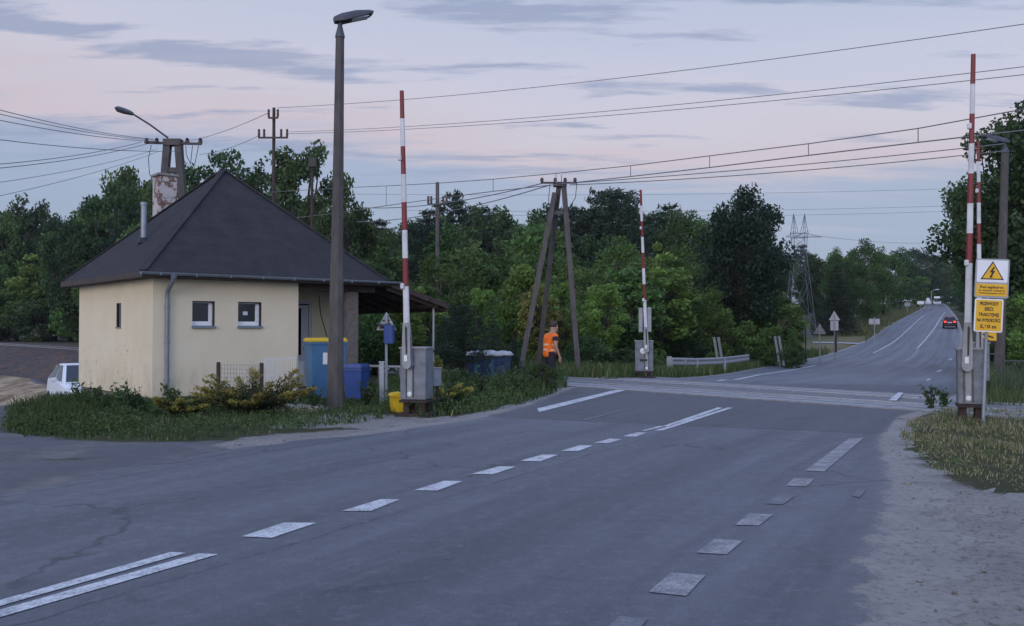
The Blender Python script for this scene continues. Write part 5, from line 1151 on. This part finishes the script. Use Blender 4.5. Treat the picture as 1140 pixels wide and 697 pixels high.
def make_tree(kind, seed, col, n_leaf=5500, size=.017, trunk='trunk'):
    rng = np.random.default_rng(seed); tb = MB(); C, CR = [], []
    if kind in ('broad', 'full', 'open', 'sapling', 'bush', 'round'):
        zc, rz, rx, zt, nc = {'broad': (.62, .37, .30, .40, 60), 'full': (.53, .46, .30, .2, 75), 'open': (.64, .34, .33, .42, 40), 'sapling': (.55, .44, .20, .25, 50), 'bush': (.50, .48, .52, .05, 60), 'round': (.58, .40, .33, .35, 110)}[kind]
        lobes = unit(rng.normal(size=(7, 3))); amp = rng.uniform(-.28, .30, 7) * (.4 if kind == 'round' else 1)
        if kind != 'bush': limb_mesh(tb, (0, 0, -.03), (rng.normal(0, .02), rng.normal(0, .02), zc + rz * .5), .017, .006, rng, 7, .02)
        else:
            for k in range(7): limb_mesh(tb, (rng.normal(0, .03), rng.normal(0, .03), -.03), (*rng.normal(0, .22, 2), .6), .012, .004, rng, 4, .05)
        dirs = unit(rng.normal(size=(nc, 3))); rad = rng.uniform(.45, 1.0, nc) ** .7
        for i in range(nc):
            d = dirs[i]; f = 1 + (amp * np.exp(4 * (lobes @ d - 1))).sum()
            p = np.array([d[0] * rx, d[1] * rx, d[2] * rz]) * rad[i] * f + np.array([0, 0, zc])
            if kind == 'full' and p[2] < .2: p[:2] *= .8
            p[2] = max(p[2], .05); C.append(p); CR.append(rng.uniform(.055, .12) * (1.35 if kind == 'bush' else .8 if kind in ('open', 'sapling') else 1))
            if kind != 'bush' and i % 2 == 0:
                z0 = zt * .6 + (p[2] - zt * .6) * rng.uniform(.25, .6); z0 = min(max(z0, zt * .5), zc + rz * .4); limb_mesh(tb, (0, 0, z0), p, .008 if kind == 'open' else .006, .002, rng, 4, .06)
    elif kind in ('pine', 'spruce'):
        limb_mesh(tb, (0, 0, -.03), (rng.normal(0, .01), rng.normal(0, .01), .97), .016, .003, rng, 7, .008)
        nw = 17 if kind == 'spruce' else 12; zlo = .06 if kind == 'spruce' else .30
        for k in range(nw):
            z = zlo + (1 - zlo) * (k / nw) ** .9; R0 = (.26 * (1 - z) + .025) if kind == 'spruce' else (.20 * math.sqrt(max(0, 1 - z)) + .03) * rng.uniform(.7, 1.25)
            nb = 7 if kind == 'spruce' else 5; a0_ = rng.uniform(0, 6)
            for j in range(nb):
                a = a0_ + 2 * math.pi * j / nb + rng.normal(0, .2); Rj = R0 * rng.uniform(.75, 1.2); dz_ = (-.15 if kind == 'spruce' else .28) * Rj
                tip = np.array([Rj * math.cos(a), Rj * math.sin(a), z + dz_]); limb_mesh(tb, (0, 0, z), tip, .004, .0015, rng, 3, .03)
                for t in (.35, .6, .82, 1.0): C.append(np.array([0, 0, z]) + (tip - np.array([0, 0, z])) * t); CR.append(Rj * .20 + .014)
        C.append(np.array([0, 0, .985])); CR.append(.018)
    C = np.array(C); CR = np.array(CR); w_ = CR ** 2; ci = rng.choice(len(C), n_leaf, p=w_ / w_.sum())
    d = unit(rng.normal(size=(n_leaf, 3))) * (rng.uniform(0, 1, (n_leaf, 1)) ** .45); d[:, 2] *= .75
    P = C[ci] + d * CR[ci][:, None]; P[:, 2] = np.maximum(P[:, 2], .01)
    asp = .22 if kind in ('pine', 'spruce') else .55
    V, Fq = leaf_quads(P, size, rng, asp, .5)
    cl = rng.uniform(.72, 1.3, len(C))[ci]; cols = tint(col, n_leaf, rng, cl)
    me_c = npmesh('crown', V, Fq, 'leaves', cols); me_t = tb.build('trunk', trunk, smooth='all')
    dc, dt = me_c.data, me_t.data; bpy.data.objects.remove(me_c); bpy.data.objects.remove(me_t)
    return dc, dt
DK, MD, LT, PN = (.046, .080, .027), (.078, .136, .034), (.130, .215, .045), (.036, .062, .030)
for nm, kd, n_, sz_, cs in (('broad', 'broad', 6500, .0165, (MD, DK, MD)), ('full', 'full', 7500, .0165, (DK, MD, MD)), ('pine', 'pine', 5500, .021, (PN, PN, PN)), ('sapling', 'sapling', 5500, .0165, (LT, LT, MD)), ('bush', 'bush', 6500, .024, (MD, LT, DK))):
    for k in range(3): PROTO[nm, k] = make_tree(kd, 100 + k * 7 + len(nm), cs[k], int(n_ * (1, 1.6, .75)[k]), sz_ * (1, .78, 1.2)[k], 'trunk_pale' if (nm, k) in (('sapling', 2), ('broad', 0), ('full', 1)) else 'trunk')
PROTO['spruce', 0] = make_tree('spruce', 5, PN, 9000, .018)
PROTO['open', 0] = make_tree('open', 21, DK, 6500, .0125); PROTO['open', 1] = make_tree('open', 28, DK, 6000, .0125); PROTO['open', 2] = make_tree('open', 33, DK, 6500, .0125)
PROTO['big', 0] = make_tree('full', 41, (.040, .070, .027), 17000, .0115); PROTO['big', 1] = make_tree('broad', 47, (.046, .084, .028), 17000, .0105); PROTO['big', 2] = make_tree('full', 53, (.052, .095, .030), 17000, .0105)
PROTO['round', 0] = make_tree('round', 77, (.030, .060, .030), 20000, .0115)
PROTO['yellow', 0] = make_tree('sapling', 61, (.15, .17, .04), 4200, .017); PROTO['youngpine', 0] = make_tree('pine', 66, (.030, .052, .030), 6500, .017); PROTO['youngpine', 1] = make_tree('spruce', 67, (.030, .052, .030), 6500, .015)
TREES = []
def plant(kind, v, px, d, ytop, wf, label, group=None, name=None, cat='tree', rz=None, base_drop=.05):
    q = at(px, ytop, d); z = H(q.x, d); h = (q.z - z) / (.985 if kind != 'bush' else .97); rz = random.uniform(0, 6.28) if rz is None else rz
    dc, dt = PROTO[kind, v]
    nm = name or {'bush': 'bush', 'pine': 'pine_tree', 'youngpine': 'pine_sapling', 'spruce': 'spruce_tree', 'sapling': 'young_tree', 'yellow': 'young_tree'}.get(kind, 'broadleaf_tree')
    t = thing(nm, label, cat, (q.x, d, z - base_drop), rz, group); t.scale = (h * wf, h * wf, h)
    for n2, me in (('crown', dc), ('trunk', dt)): o = bpy.data.objects.new(n2, me); COL.objects.link(o); o.parent = t
    TREES.append(t); return t
SILX = [-120, 0, 30, 60, 95, 115, 140, 165, 190, 215, 240, 262, 285, 320, 345, 365, 385, 395, 410, 430, 450, 480, 505, 520, 550, 600, 640, 670, 700, 730, 760, 775, 790, 840, 850, 862, 885, 910, 940, 970, 1000, 1020, 1040]
SILY = [227, 234, 226, 246, 236, 216, 204, 208, 215, 215, 215, 215, 215, 215, 215, 215, 222, 228, 252, 254, 250, 236, 222, 240, 235, 240, 235, 222, 226, 240, 236, 240, 246, 252, 268, 282, 284, 280, 276, 270, 276, 280, 286]
sil = lambda x: float(np.interp(x, SILX, SILY))
rr = random.Random(12)
U = rr.uniform
def place(px): return 'beyond the railway bank' if px < 95 else 'behind the crossing house' if px < 440 else 'left of the three-legged pole' if px < 630 else 'right of the three-legged pole' if px < 800 else 'near the distant pylon'
def far_label(px, kind): return {'broad': 'tall dark leafy tree', 'full': 'dense round tree', 'pine': 'dark spiky pine'}[kind] + ' at the back of the wood ' + place(px)
x = -110
while x < 960:
    kd = rr.choice(['broad', 'full', 'full', 'pine', 'pine']) if x > 420 else rr.choice(['broad', 'full', 'full'])
    d = max(U(105, 140), TPX(x) + 12) if x > 0 else max(U(122, 140), TPX(x) + 12)
    if x > 860: d = U(125, 160)
    t_ = sil(x) + (U(-7, 10) if kd != 'pine' else U(-12, 2)); lb = far_label(x, kd)
    plant(kd, rr.randrange(3), x, d, t_, (U(.6, .85) if kd != 'pine' else U(.9, 1.2)), lb, lb)
    x += U(11, 17)
def mid_label(px, kind, where='in the middle of the wood'): return {'broad': 'mid green spreading tree', 'full': 'bushy green tree', 'pine': 'slim pine', 'sapling': 'light green young tree', 'bush': 'leafy bush'}[kind] + ' ' + where + ' ' + place(px)
x = 95
while x < 850:
    kd = rr.choice(['broad', 'full', 'full', 'pine', 'sapling']); d = max(U(60, 85), TPX(x) + 7); t_ = sil(x) + U(14, 55) + (10 if x < 400 else 0) + (22 if x > 840 else 0); lb = mid_label(x, kd)
    plant(kd, rr.randrange(3), x, d, t_, U(.8, 1.15), lb, lb); x += U(18, 27)
x = 415
while x < 842:
    kd = rr.choice(['sapling', 'sapling', 'bush', 'full']); d = max(U(38, 52), TPX(x) + 4) if x < 728 else U(53, 62); t_ = (U(282, 345) if kd != 'bush' else U(335, 368)) + max(0, (x - 800) * .15); lb = mid_label(x, kd, 'at the wood edge')
    plant(kd, rr.randrange(3), x, d, t_, U(.9, 1.3), lb, lb); x += U(15, 23)
# low growth that closes the foot of the wood
x = 420
while x < 846:
    d = max(U(33, 40), TPX(x) + 2.8) if x < 730 else U(50, 56) if x < 840 else U(54, 60); lb = 'low dark bush at the foot of the wood ' + place(x)
    plant('bush', rr.choice([0, 2, 2]), x, d, U(372, 388) if x < 735 or x > 835 else U(385, 392), U(.9, 1.5), lb, lb, cat='bush'); x += U(14, 22)
# far left, beyond the embankment
for (px, d, yt, kd, v, w_, lb) in ((-40, 112, 300, 'full', 1, 1.1, 'bushy tree at the far left beyond the railway bank, cut by the picture edge'), (8, 114, 318, 'bush', 0, 1.1, 'rounded dark hedge bush beyond the railway bank, farthest left'), (52, 112, 330, 'bush', 2, 1.5, 'wide dark hedge bush beyond the railway bank, just left of the house'),
    (88, 108, 330, 'bush', 0, 1.2, 'dark hedge bush touching the left corner of the house'), (45, 118, 285, 'sapling', 0, 1.4, 'light green tree rising behind the hedge left of the house'), (80, 119, 262, 'sapling', 1, 1.5, 'taller light green tree behind the hedge beside the house eave'), (20, 119, 290, 'full', 2, 1.1, 'mid green tree behind the hedge at the far left'),
    (-15, 116, 330, 'bush', 2, 1.5, 'dark hedge bush at the left picture edge')):
    plant(kd, v, px, d, yt, w_, lb, cat='bush' if kd == 'bush' else 'tree')
# tall open trees behind the house
for (px, d, yt, v, w_, lb) in ((240, 58, 157, 0, .75, 'tall open-crowned tree showing sky through its leaves, left behind the roof peak'), (296, 56, 162, 1, .60, 'tall open-crowned tree behind the roof peak, around the thin wire pole'), (338, 55, 146, 2, .75, 'tallest open-crowned tree, just left of the tall brown lamp post'), (384, 52, 205, 1, .65, 'lower open-crowned tree right behind the tall brown lamp post'), (205, 62, 190, 2, .7, 'open-crowned tree behind the peeling chimney'), (128, 80, 196, 0, .8, 'open-crowned tree above the left slope of the house roof')):
    plant('open', v, px, d, yt, w_, lb)
plant('round', 0, 828, 57, 207, .74, 'big round dark tree standing above the wood edge, left of the pylon')
plant('spruce', 0, 932, 104, 294, 1.25, 'dark broad spruce with layered boughs beside the far arrow-like sign')
for (px, d, yt, kd, v, w_, lb) in ((908, 120, 288, 'full', 0, .8, 'dark tree between the pylon and the dark spruce'), (942, 108, 277, 'big', 2, .85, 'full green tree right behind the dark spruce'), (964, 126, 268, 'full', 1, .9, 'tall tree at the far left roadside, right of the spruce'), (984, 155, 274, 'full', 2, .9, 'bushy far tree standing where the verge slope ends'), (1003, 190, 278, 'full', 0, 1.0, 'dark far tree left of the road crest'),
    (1020, 215, 302, 'sapling', 0, 1.6, 'lighter round far tree above the white roadside board'), (1024, 270, 276, 'full', 0, 1.1, 'dim tall tree in the distance left of the road crest'), (1038, 290, 283, 'full', 1, 1.4, 'very distant dim tree behind the tiny lamp post'), (1050, 380, 292, 'full', 2, 1.7, 'most distant tree, closing the road at its crest'), (1066, 360, 290, 'full', 1, 1.0, 'distant tree right of the road crest'),
    (1086, 240, 272, 'broad', 0, .9, 'tall far tree on the right of the road before the crest'), (1094, 165, 252, 'broad', 2, .75, 'dark tree on the right roadside beyond the red car')):
    plant(kd, v, px, d, yt, w_, lb)
for (px, d, yt, kd, v, w_, lb) in ((1106, 92, 208, 'big', 1, .8, 'large dark tree right behind the two right-hand barrier arms'), (1128, 62, 182, 'big', 1, .9, 'tall dark tree behind the right lamp post head'), (1146, 44, 122, 'big', 1, .95, 'nearest tall tree, its branches hanging in at the right picture edge'), (1143, 50, 205, 'big', 2, .8, 'full leafy tree directly behind the right lamp post'), (1185, 42, 100, 'big', 0, .95, 'tall tree beyond the right picture edge'),
    (1136, 40, 326, 'bush', 2, .7, 'dark leafy bush behind the yellow notice'), (1152, 36, 312, 'bush', 0, .75, 'tall leafy bush above the wire mesh fence'), (1178, 34, 300, 'bush', 1, .9, 'leafy bush at the right picture edge behind the fence'), (1117, 48, 352, 'bush', 2, .8, 'low dark bush between the right barrier and the lamp post')):
    plant(kd, v, px, d, yt, w_, lb, cat='bush' if kd == 'bush' else 'tree')
for i_, (px, d, yt, kd, v, w_) in enumerate(((735, 52, 282, 'sapling', 0, 1.5), (700, 46, 300, 'sapling', 2, 1.5), (668, 44, 318, 'sapling', 1, 1.4), (782, 55, 318, 'full', 1, 1.1), (815, 58, 322, 'sapling', 1, 1.5), (845, 60, 312, 'sapling', 0, 1.5), (866, 57, 330, 'sapling', 2, 1.4), (755, 54, 335, 'bush', 0, .8), (880, 62, 340, 'sapling', 0, 1.3), (830, 58, 352, 'bush', 1, .9), (862, 54, 358, 'bush', 0, 1.0))):
    plant(kd, v, px, d, yt, w_, '%s bright green %s at the wood edge, counting from the far barrier rightwards' % ('first second third fourth fifth sixth seventh eighth ninth tenth eleventh'.split()[sorted([735, 700, 668, 782, 815, 845, 866, 755, 880, 830, 862]).index(px)], 'bush' if kd == 'bush' else 'tree'), cat='bush' if kd == 'bush' else 'tree')
for px, d, yt, w_, lb in ((1054, 330, 322, 1.5, 'far low bush right at the road crest'), (1066, 270, 320, 1.4, 'far low bush right of the road, below the distant trees'), (1078, 215, 318, 1.3, 'low bush on the right roadside just beyond the right barrier arms'), (1090, 160, 322, 1.2, 'low bush on the right roadside behind the right barrier arms'), (1100, 120, 326, 1.0, 'low bush beside the right lamp post, beyond the fence')): plant('bush', 2, px, d, yt, w_, lb, cat='bush')
plant('full', 1, 492, 45, 284, 1.0, 'bushy tree hiding the foot of the grey one-crossarm pole')
# foreground shrubs on the left
for (px, d, yt, kd, v, w_, lb) in ((517, 24.5, 338, 'youngpine', 0, 1.3, 'feathery young pine right of the canopy post'), (548, 27.5, 345, 'youngpine', 1, 1.1, 'young pine growing behind the blue skip'), (500, 29, 352, 'youngpine', 0, 1.3, 'dim young pine between the canopy post and the skip'), (572, 28.5, 372, 'youngpine', 1, 1.2, 'low young pine between the skip and the three-legged pole'),
    (598, 36, 312, 'yellow', 0, 1.15, 'yellow-green young tree shining between the legs of the three-legged pole'), (626, 37, 340, 'yellow', 0, 1.0, 'small yellow-green tree right of the worker'), (604, 22.3, 401, 'bush', 2, .85, 'dark bush in front of the legs of the worker in orange'), (574, 25.3, 408, 'bush', 2, .9, 'low dark bush right of the blue skip'), (622, 27.5, 408, 'bush', 2, .6, 'small dark bush at the end of the crossing panels'),
    (516, 24, 410, 'bush', 2, .9, 'low dark bush left of the blue skip'), (487, 22.5, 392, 'yellow', 0, .8, 'little yellowish shrub behind the junction cabinet'), (452, 30, 330, 'sapling', 1, 1.3, 'light green tree seen under the canopy behind the left barrier'), (418, 31, 335, 'bush', 0, 1.0, 'bush seen under the canopy behind the blue box sign'), (475, 33, 320, 'sapling', 0, 1.2, 'light green tree right of the canopy edge'), (404, 33, 350, 'bush', 2, 1.0, 'dark bush behind the porch pillar'),
    (116, 16.8, 440, 'bush', 2, .9, 'low dark shrub below the left wall of the house'), (152, 17.3, 436, 'bush', 2, .85, 'low dark shrub at the front left corner of the house'), (174, 16.4, 452, 'bush', 2, 1.0, 'lowest dark shrub in front of the downpipe'), (222, 18.2, 436, 'bush', 2, 1.0, 'low dark shrub at the front wall below the left window'), (62, 18.5, 436, 'bush', 0, 1.0, 'low green shrub before the white parked car'),
    (880, 50, 384, 'bush', 2, 1.1, 'low bush right of the marker slats'), (848, 54, 388, 'bush', 0, .8, 'low bush between the guardrail and the marker slats'), (890, 57, 384, 'bush', 2, .8, 'low dark bush among the triangular sign backs'), (772, 52, 376, 'bush', 2, .9, 'dark bush behind the guardrail')):
    plant(kd, v, px, d, yt, w_, lb, cat='bush' if kd == 'bush' else 'tree')

# ------------------------------------------------------------------ spreading junipers with yellow tips
def juniper(label, px, py, d, nb, L, seed):
    rng = np.random.default_rng(seed); q = at(px, py, d); t = thing('juniper', label, 'shrub', (q.x, d, H(q.x, d))); P, A, Cc = [], [], []; tb = MB()
    for k in range(nb):
        a = rng.uniform(0, 6.28); el_ = rng.uniform(.25, .85); l = L * rng.uniform(.5, 1.15); dr = np.array([math.cos(a) * math.cos(el_), math.sin(a) * math.cos(el_), math.sin(el_)])
        pts = [np.array([0, 0, .04]) + dr * l * s + np.array([0, 0, -.18 * l * s * s * el_]) for s in np.linspace(0, 1, 9)]
        tb.tube(pts, [.012 * (1 - .8 * s) for s in np.linspace(0, 1, 9)], 5)
        for s in np.linspace(.18, 1.0, 46):
            i = min(7, int(s * 8)); f = s * 8 - i; c = pts[i] * (1 - f) + pts[i + 1] * f; wd = .085 * L * (1.2 - s) + .015
            for _ in range(7):
                off = rng.normal(0, 1, 3) * wd * np.array([1, 1, .45]); P.append(c + off); A.append(dr * 1.2 + np.array([0, 0, .15])); y = np.clip((s - .55) * 2.2 + (off[2] / wd) * .22 + rng.normal(0, .15), 0, 1)
                Cc.append(np.array([.028, .050, .020]) * (1 - y) + np.array([.40, .36, .07]) * y)
    P = np.array(P); P[:, 2] = np.maximum(P[:, 2], .02); V, Fq = leaf_quads(P, .034, rng, .3, .5, np.array(A)); npmesh('foliage', V, Fq, 'leaves', np.array(Cc) * rng.uniform(.75, 1.2, (len(Cc), 1)), t); tb.build('branches', 'trunk', t)
juniper('large spreading juniper with yellow tips before the low wire panels', 282, 462, 17.0, 44, 1.2, 3); juniper('smaller spreading juniper with yellow tips at the foot of the downpipe', 203, 466, 16.4, 16, .62, 8); juniper('little yellow-tipped juniper right behind the left barrier', 489, 457, 18.4, 9, .8, 14)

# ------------------------------------------------------------------ grass
NOGRASS = GP((880, 389), (962, 389), (964, 375), (880, 375))
def grass(name, polys, dens, hfun, cols, seed, wid=.010, keep=None, lean=.35):
    rng = np.random.default_rng(seed); Vs, Cs = [], []
    for poly in polys:
        pa = np.array([p[:2] for p in poly]); lo, hi = pa.min(0), pa.max(0); n = int((hi - lo).prod() * dens); p = rng.uniform(lo, hi, (n, 2)); p = p[inpoly(poly, p[:, 0], p[:, 1])]
        cl = np.sin(p[:, 0] * 1.7 + 3 * np.sin(p[:, 1] * .9)) * .5 + np.sin(p[:, 1] * 2.3 + p[:, 0] * .6) * .5; p = p[rng.uniform(0, 1, len(p)) < .55 + .45 * cl]
        p = p[~inpoly(NOGRASS, p[:, 0], p[:, 1])]; p = p[~((p[:, 0] > ledge(p[:, 1]) - .05) & (p[:, 0] < redge(p[:, 1]) + .1))]
        z = hgt(p[:, 0], p[:, 1]) - .03; h = hfun(p[:, 0], p[:, 1]) * rng.uniform(.45, 1.25, len(p)); a = rng.uniform(0, 6.28, len(p)); ln = h * lean * rng.uniform(.2, 1.4, len(p)); w_ = wid * rng.uniform(.6, 1.5, len(p)); b2 = rng.uniform(0, 6.28, len(p))
        B = np.stack([p[:, 0], p[:, 1], z], 1); sd = np.stack([np.cos(b2), np.sin(b2), 0 * a], 1) * w_[:, None]; dr = np.stack([np.cos(a), np.sin(a), 0 * a], 1)
        m_ = B + dr * (ln * .35)[:, None]; m_[:, 2] += h * .6; tp_ = B + dr * ln[:, None]; tp_[:, 2] += h
        Vs.append(np.stack([B - sd, B + sd, m_ + sd * .7, m_ - sd * .7, tp_ + sd * .12, tp_ - sd * .12], 1)); k = rng.choice(len(cols), len(p), p=np.array([c[1] for c in cols]) / sum(c[1] for c in cols)); Cs.append(np.array([c[0] for c in cols])[k] * rng.uniform(.7, 1.35, (len(p), 1)))
    V = np.concatenate(Vs); n = len(V); b0 = np.arange(n)[:, None] * 6; Fq = np.stack([b0 + np.array([0, 1, 2, 3]), b0 + np.array([3, 2, 4, 5])], 1).reshape(-1, 4); C = np.repeat(np.concatenate(Cs), 2, 0)
    o = npmesh(name, V.reshape(-1, 3), Fq, 'leaves', C); o['kind'] = 'stuff'; return o
GR, GR2, DRY, STR = (.050, .085, .026), (.085, .125, .040), (.155, .14, .07), (.25, .22, .14)
mound = GP((6, 479), (30, 487), (90, 486), (150, 478)) + [(-8.2, 19.2), (-10.2, 21.2), (-10.7, 20.6), (-9.6, 17.2)]
grass('tall_grass', [mound], 420, lambda x, y: np.interp(np.abs(x + 9.5), [0, 2, 3.5], [.34, .26, .12]) * np.interp(y, [13, 14.5, 17, 22], [.3, .8, .9, .6]), [(GR, 5), (GR2, 5), (DRY, .8)], 1, .010)
front = GP((60, 487), (210, 490), (300, 482), (345, 476), (395, 472), (440, 462)) + [(-2.2, 19.0), (-5.4, 21.6), (-8.0, 19.9), (-10, 20)]
grass('verge_grass', [front], 420, lambda x, y: np.interp(y, [12.5, 14, 16.5, 20], [.05, .08, .12, .12]), [(GR, 5), (GR2, 4), (DRY, 1.2), (STR, .4)], 2, .009)
mid_ = GP((470, 466), (545, 458), (600, 446), (634, 433), (622, 424)) + [(1.2, 28), (-3.4, 28), (-3.4, 20)]
grass('verge_grass', [mid_], 330, lambda x, y: np.interp(y, [15, 17, 20, 27], [.08, .17, .30, .42]), [(GR, 6), (GR2, 3), (DRY, .9), (STR, .3)], 3, .010)
behind = [(-3.4, 20), (-3.4, 28), (-6, 32), (-1.5, 22)]
GL, DL, SL = (.14, .165, .065), (.28, .25, .14), (.40, .35, .24)
rv = GP((1003, 483), (1012, 470), (1040, 461), (1066, 456), (1180, 462), (1200, 556), (1140, 550), (1080, 541), (1040, 522), (1010, 500))
grass('verge_grass', [rv], 700, lambda x, y: np.interp(y, [8, 10, 13, 18], [.04, .065, .11, .18]) * (.4 + .6 * np.sin(x * 2.1 + y * 1.3) ** 2), [(GR2, 2), (GL, 4), (DL, 3.2), (SL, 1.8)], 4, .0065)
rv2 = [(9.3, 18.9), (11.0, 21.6), (11.3, 23), (13, 23), (15, 20), (13.5, 16.5)]
grass('verge_grass', [rv2], 300, lambda x, y: .3 + 0 * x, [(GR, 4), (GR2, 4), (DRY, 1.5)], 5, .010)
across_ = GP((648, 417.5), (700, 421), (760, 420.5), (800, 414), (850, 406), (905, 396.5), (880, 392), (800, 402)) + [(9, 40), (6.5, 37), (2, 37), (-2, 38), (-1, 31)]
grass('tall_grass', [across_], 110, lambda x, y: np.interp(y, [28, 31, 40, 60], [.3, .42, .45, .45]), [(GR, 5), (GR2, 4), (DRY, .9), (STR, .4)], 6, .017)
slope = GP((905, 394), (950, 386), (977, 376), (992, 363), (1016, 349), (1030, 341), (1012, 336), (985, 346), (955, 356), (930, 374), (900, 384))
grass('tall_grass', [[(float(ledge(y)) - .2, y) for y in (28, 31, 34, 38, 43, 50, 58, 66, 75)] + [(float(ledge(y)) - 4.5, y) for y in (75, 66, 58, 50, 43, 38, 34, 31)]], 170, lambda x, y: .42 + 0 * x, [(GR, 5), (GR2, 4), (DRY, .9)], 16, .016)
grass('tall_grass', [slope], 22, lambda x, y: np.interp(y, [60, 120, 200], [.35, .5, .8]), [(GR, 3), (GR2, 4), (DRY, 3), (STR, 1)], 7, .035)
right_far = [(12.5, 24), (17, 34), (23.4, 46), (33, 64), (44, 85), (52, 85), (40, 60), (26, 40), (20, 28)]
grass('tall_grass', [right_far], 60, lambda x, y: .5 + 0 * x, [(GR, 5), (GR2, 4), (DRY, 1)], 8, .018)
# low broad-leaved plants between the blades
def leafy(name, polys, n, hmax, size, cols, seed):
    rng = np.random.default_rng(seed); Ps, Cs = [], []
    for poly in polys:
        pa = np.array([p[:2] for p in poly]); lo, hi = pa.min(0), pa.max(0); c = rng.uniform(lo, hi, (n, 2)); c = c[inpoly(poly, c[:, 0], c[:, 1])]
        c = c[~((c[:, 0] > ledge(c[:, 1]) - .15) & (c[:, 0] < redge(c[:, 1]) + .2))]
        k = rng.integers(14, 34, len(c)); ci = np.repeat(np.arange(len(c)), k); sz_ = rng.uniform(.4, 1.2, len(c))[ci]
        q = c[ci] + rng.normal(0, .10, (len(ci), 2)) * sz_[:, None]; z = hgt(q[:, 0], q[:, 1]) + rng.uniform(0, 1, len(ci)) ** .8 * hmax * sz_
        Ps.append(np.concatenate([q, z[:, None]], 1)); Cs.append(np.array(cols)[rng.integers(0, len(cols), len(c))][ci] * rng.uniform(.75, 1.25, (len(ci), 1)))
    P = np.concatenate(Ps); V, Fq = leaf_quads(P, size, rng, .5, .9); o = npmesh(name, V, Fq, 'leaves', np.concatenate(Cs)); o['kind'] = 'stuff'; return o
leafy('ground_cover', [mound, front], 800, .15, .026, [GR2, (.06, .11, .03), (.10, .15, .045)], 34)
leafy('ground_cover', [mid_], 700, .32, .030, [GR2, (.06, .11, .03), (.10, .15, .045)], 31)
leafy('ground_cover', [rv], 260, .16, .018, [GL, (.10, .15, .05), DL], 32)
leafy('ground_cover', [across_], 700, .5, .05, [GR2, (.06, .11, .03), (.12, .17, .05)], 33)
# broad-leaved weeds along the crossing edge
def weed(label, px, py, d, h, seed, grp=None):
    rng = np.random.default_rng(seed); q = at(px, py, d); t = thing('weed', label, 'weed', (q.x, d, H(q.x, d)), 0, grp); P, A = [], []; tb = MB()
    for k in range(7):
        a = rng.uniform(0, 6.28); tip = np.array([math.cos(a) * h * .35, math.sin(a) * h * .35, h * rng.uniform(.7, 1.05)]); tb.tube([(0, 0, -.02), tuple(tip * np.array([.4, .4, .55])), tuple(tip)], [.006, .005, .003], 4)
        for s in np.linspace(.2, 1, 12):
            for _ in range(2): P.append(tip * np.array([s * (.5 + .5 * s), s * (.5 + .5 * s), s]) + rng.normal(0, .035, 3)); A.append([math.cos(a), math.sin(a), .4])
    P = np.array(P); V, Fq = leaf_quads(P, .05, rng, .4, .6, np.array(A)); npmesh('leaves', V, Fq, 'leaves', tint((.055, .09, .03), len(P), rng), t); tb.build('stem', 'trunk', t)
weed('leafy weed growing at the right end of the crossing panels', 1036, 456, 17.9, .42, 1); weed('leafy weed beside the pedestal of the right barrier', 1052, 454, 18.3, .35, 2); weed('small leafy weed at the pedestal of the left barrier', 496, 460, 17.0, .35, 3); weed('leafy weed at the foot of the tall brown lamp post', 352, 462, 17.5, .40, 4)
for i_, (px, py, d, h) in enumerate(((507, 452, 18.6, .62), (520, 447, 19.6, .7), (536, 447, 20.0, .6), (553, 445, 20.6, .75), (571, 441, 21.4, .7), (580, 446, 20.4, .5))): weed(('first second third fourth fifth sixth'.split()[i_]) + ' tall leafy weed along the verge right of the left barrier', px, py, d, h, 50 + i_)
for i_, (px, py, d, h) in enumerate(((92, 456, 18.2, .55), (106, 458, 17.9, .45), (134, 456, 18.0, .55), (146, 460, 17.6, .4), (190, 456, 18.0, .45), (236, 455, 18.1, .4))): weed(('first second third fourth fifth sixth'.split()[i_]) + ' ragged weed from the left along the foot of the house walls', px, py, d, h, 70 + i_)
weed('taller weed right of the small deep blue bin', 409, 455, 18.4, .5, 5)
# loose stones on the right sandy lot
rng = np.random.default_rng(8); ps = []; 
poly = sand_right; pa = np.array([p[:2] for p in poly]); n = 9000; p = np.stack([rng.uniform(1, 13, n), rng.uniform(4.5, 17, n)], 1); p = p[inpoly(poly, p[:, 0], p[:, 1])]
p2 = np.stack([rng.uniform(-9, 2, 3000), rng.uniform(9, 26, 3000)], 1); p2 = p2[inpoly(sand_left, p2[:, 0], p2[:, 1])]; p = np.concatenate([p, p2])
Vp, Fp = [], []; base = np.array([(1, 0, 0), (0, 1, 0), (-1, 0, 0), (0, -1, 0), (0, 0, .7), (0, 0, -.4)], float); fc = np.array([(0, 1, 4), (1, 2, 4), (2, 3, 4), (3, 0, 4), (1, 0, 5), (2, 1, 5), (3, 2, 5), (0, 3, 5)])
sz = rng.lognormal(-4.75, .45, len(p)); jit = rng.uniform(.6, 1.3, (len(p), 6, 3)); zz = hgt(p[:, 0], p[:, 1]) + .002
V = base[None] * jit * sz[:, None, None] + np.stack([p[:, 0], p[:, 1], zz], 1)[:, None]; Fq = (np.arange(len(p))[:, None, None] * 6 + fc[None]).reshape(-1, 3)
o = npmesh('gravel', V.reshape(-1, 3), Fq, simple('pebble', (.20, .18, .165), .95, 0, .5, 3)); o['kind'] = 'stuff'
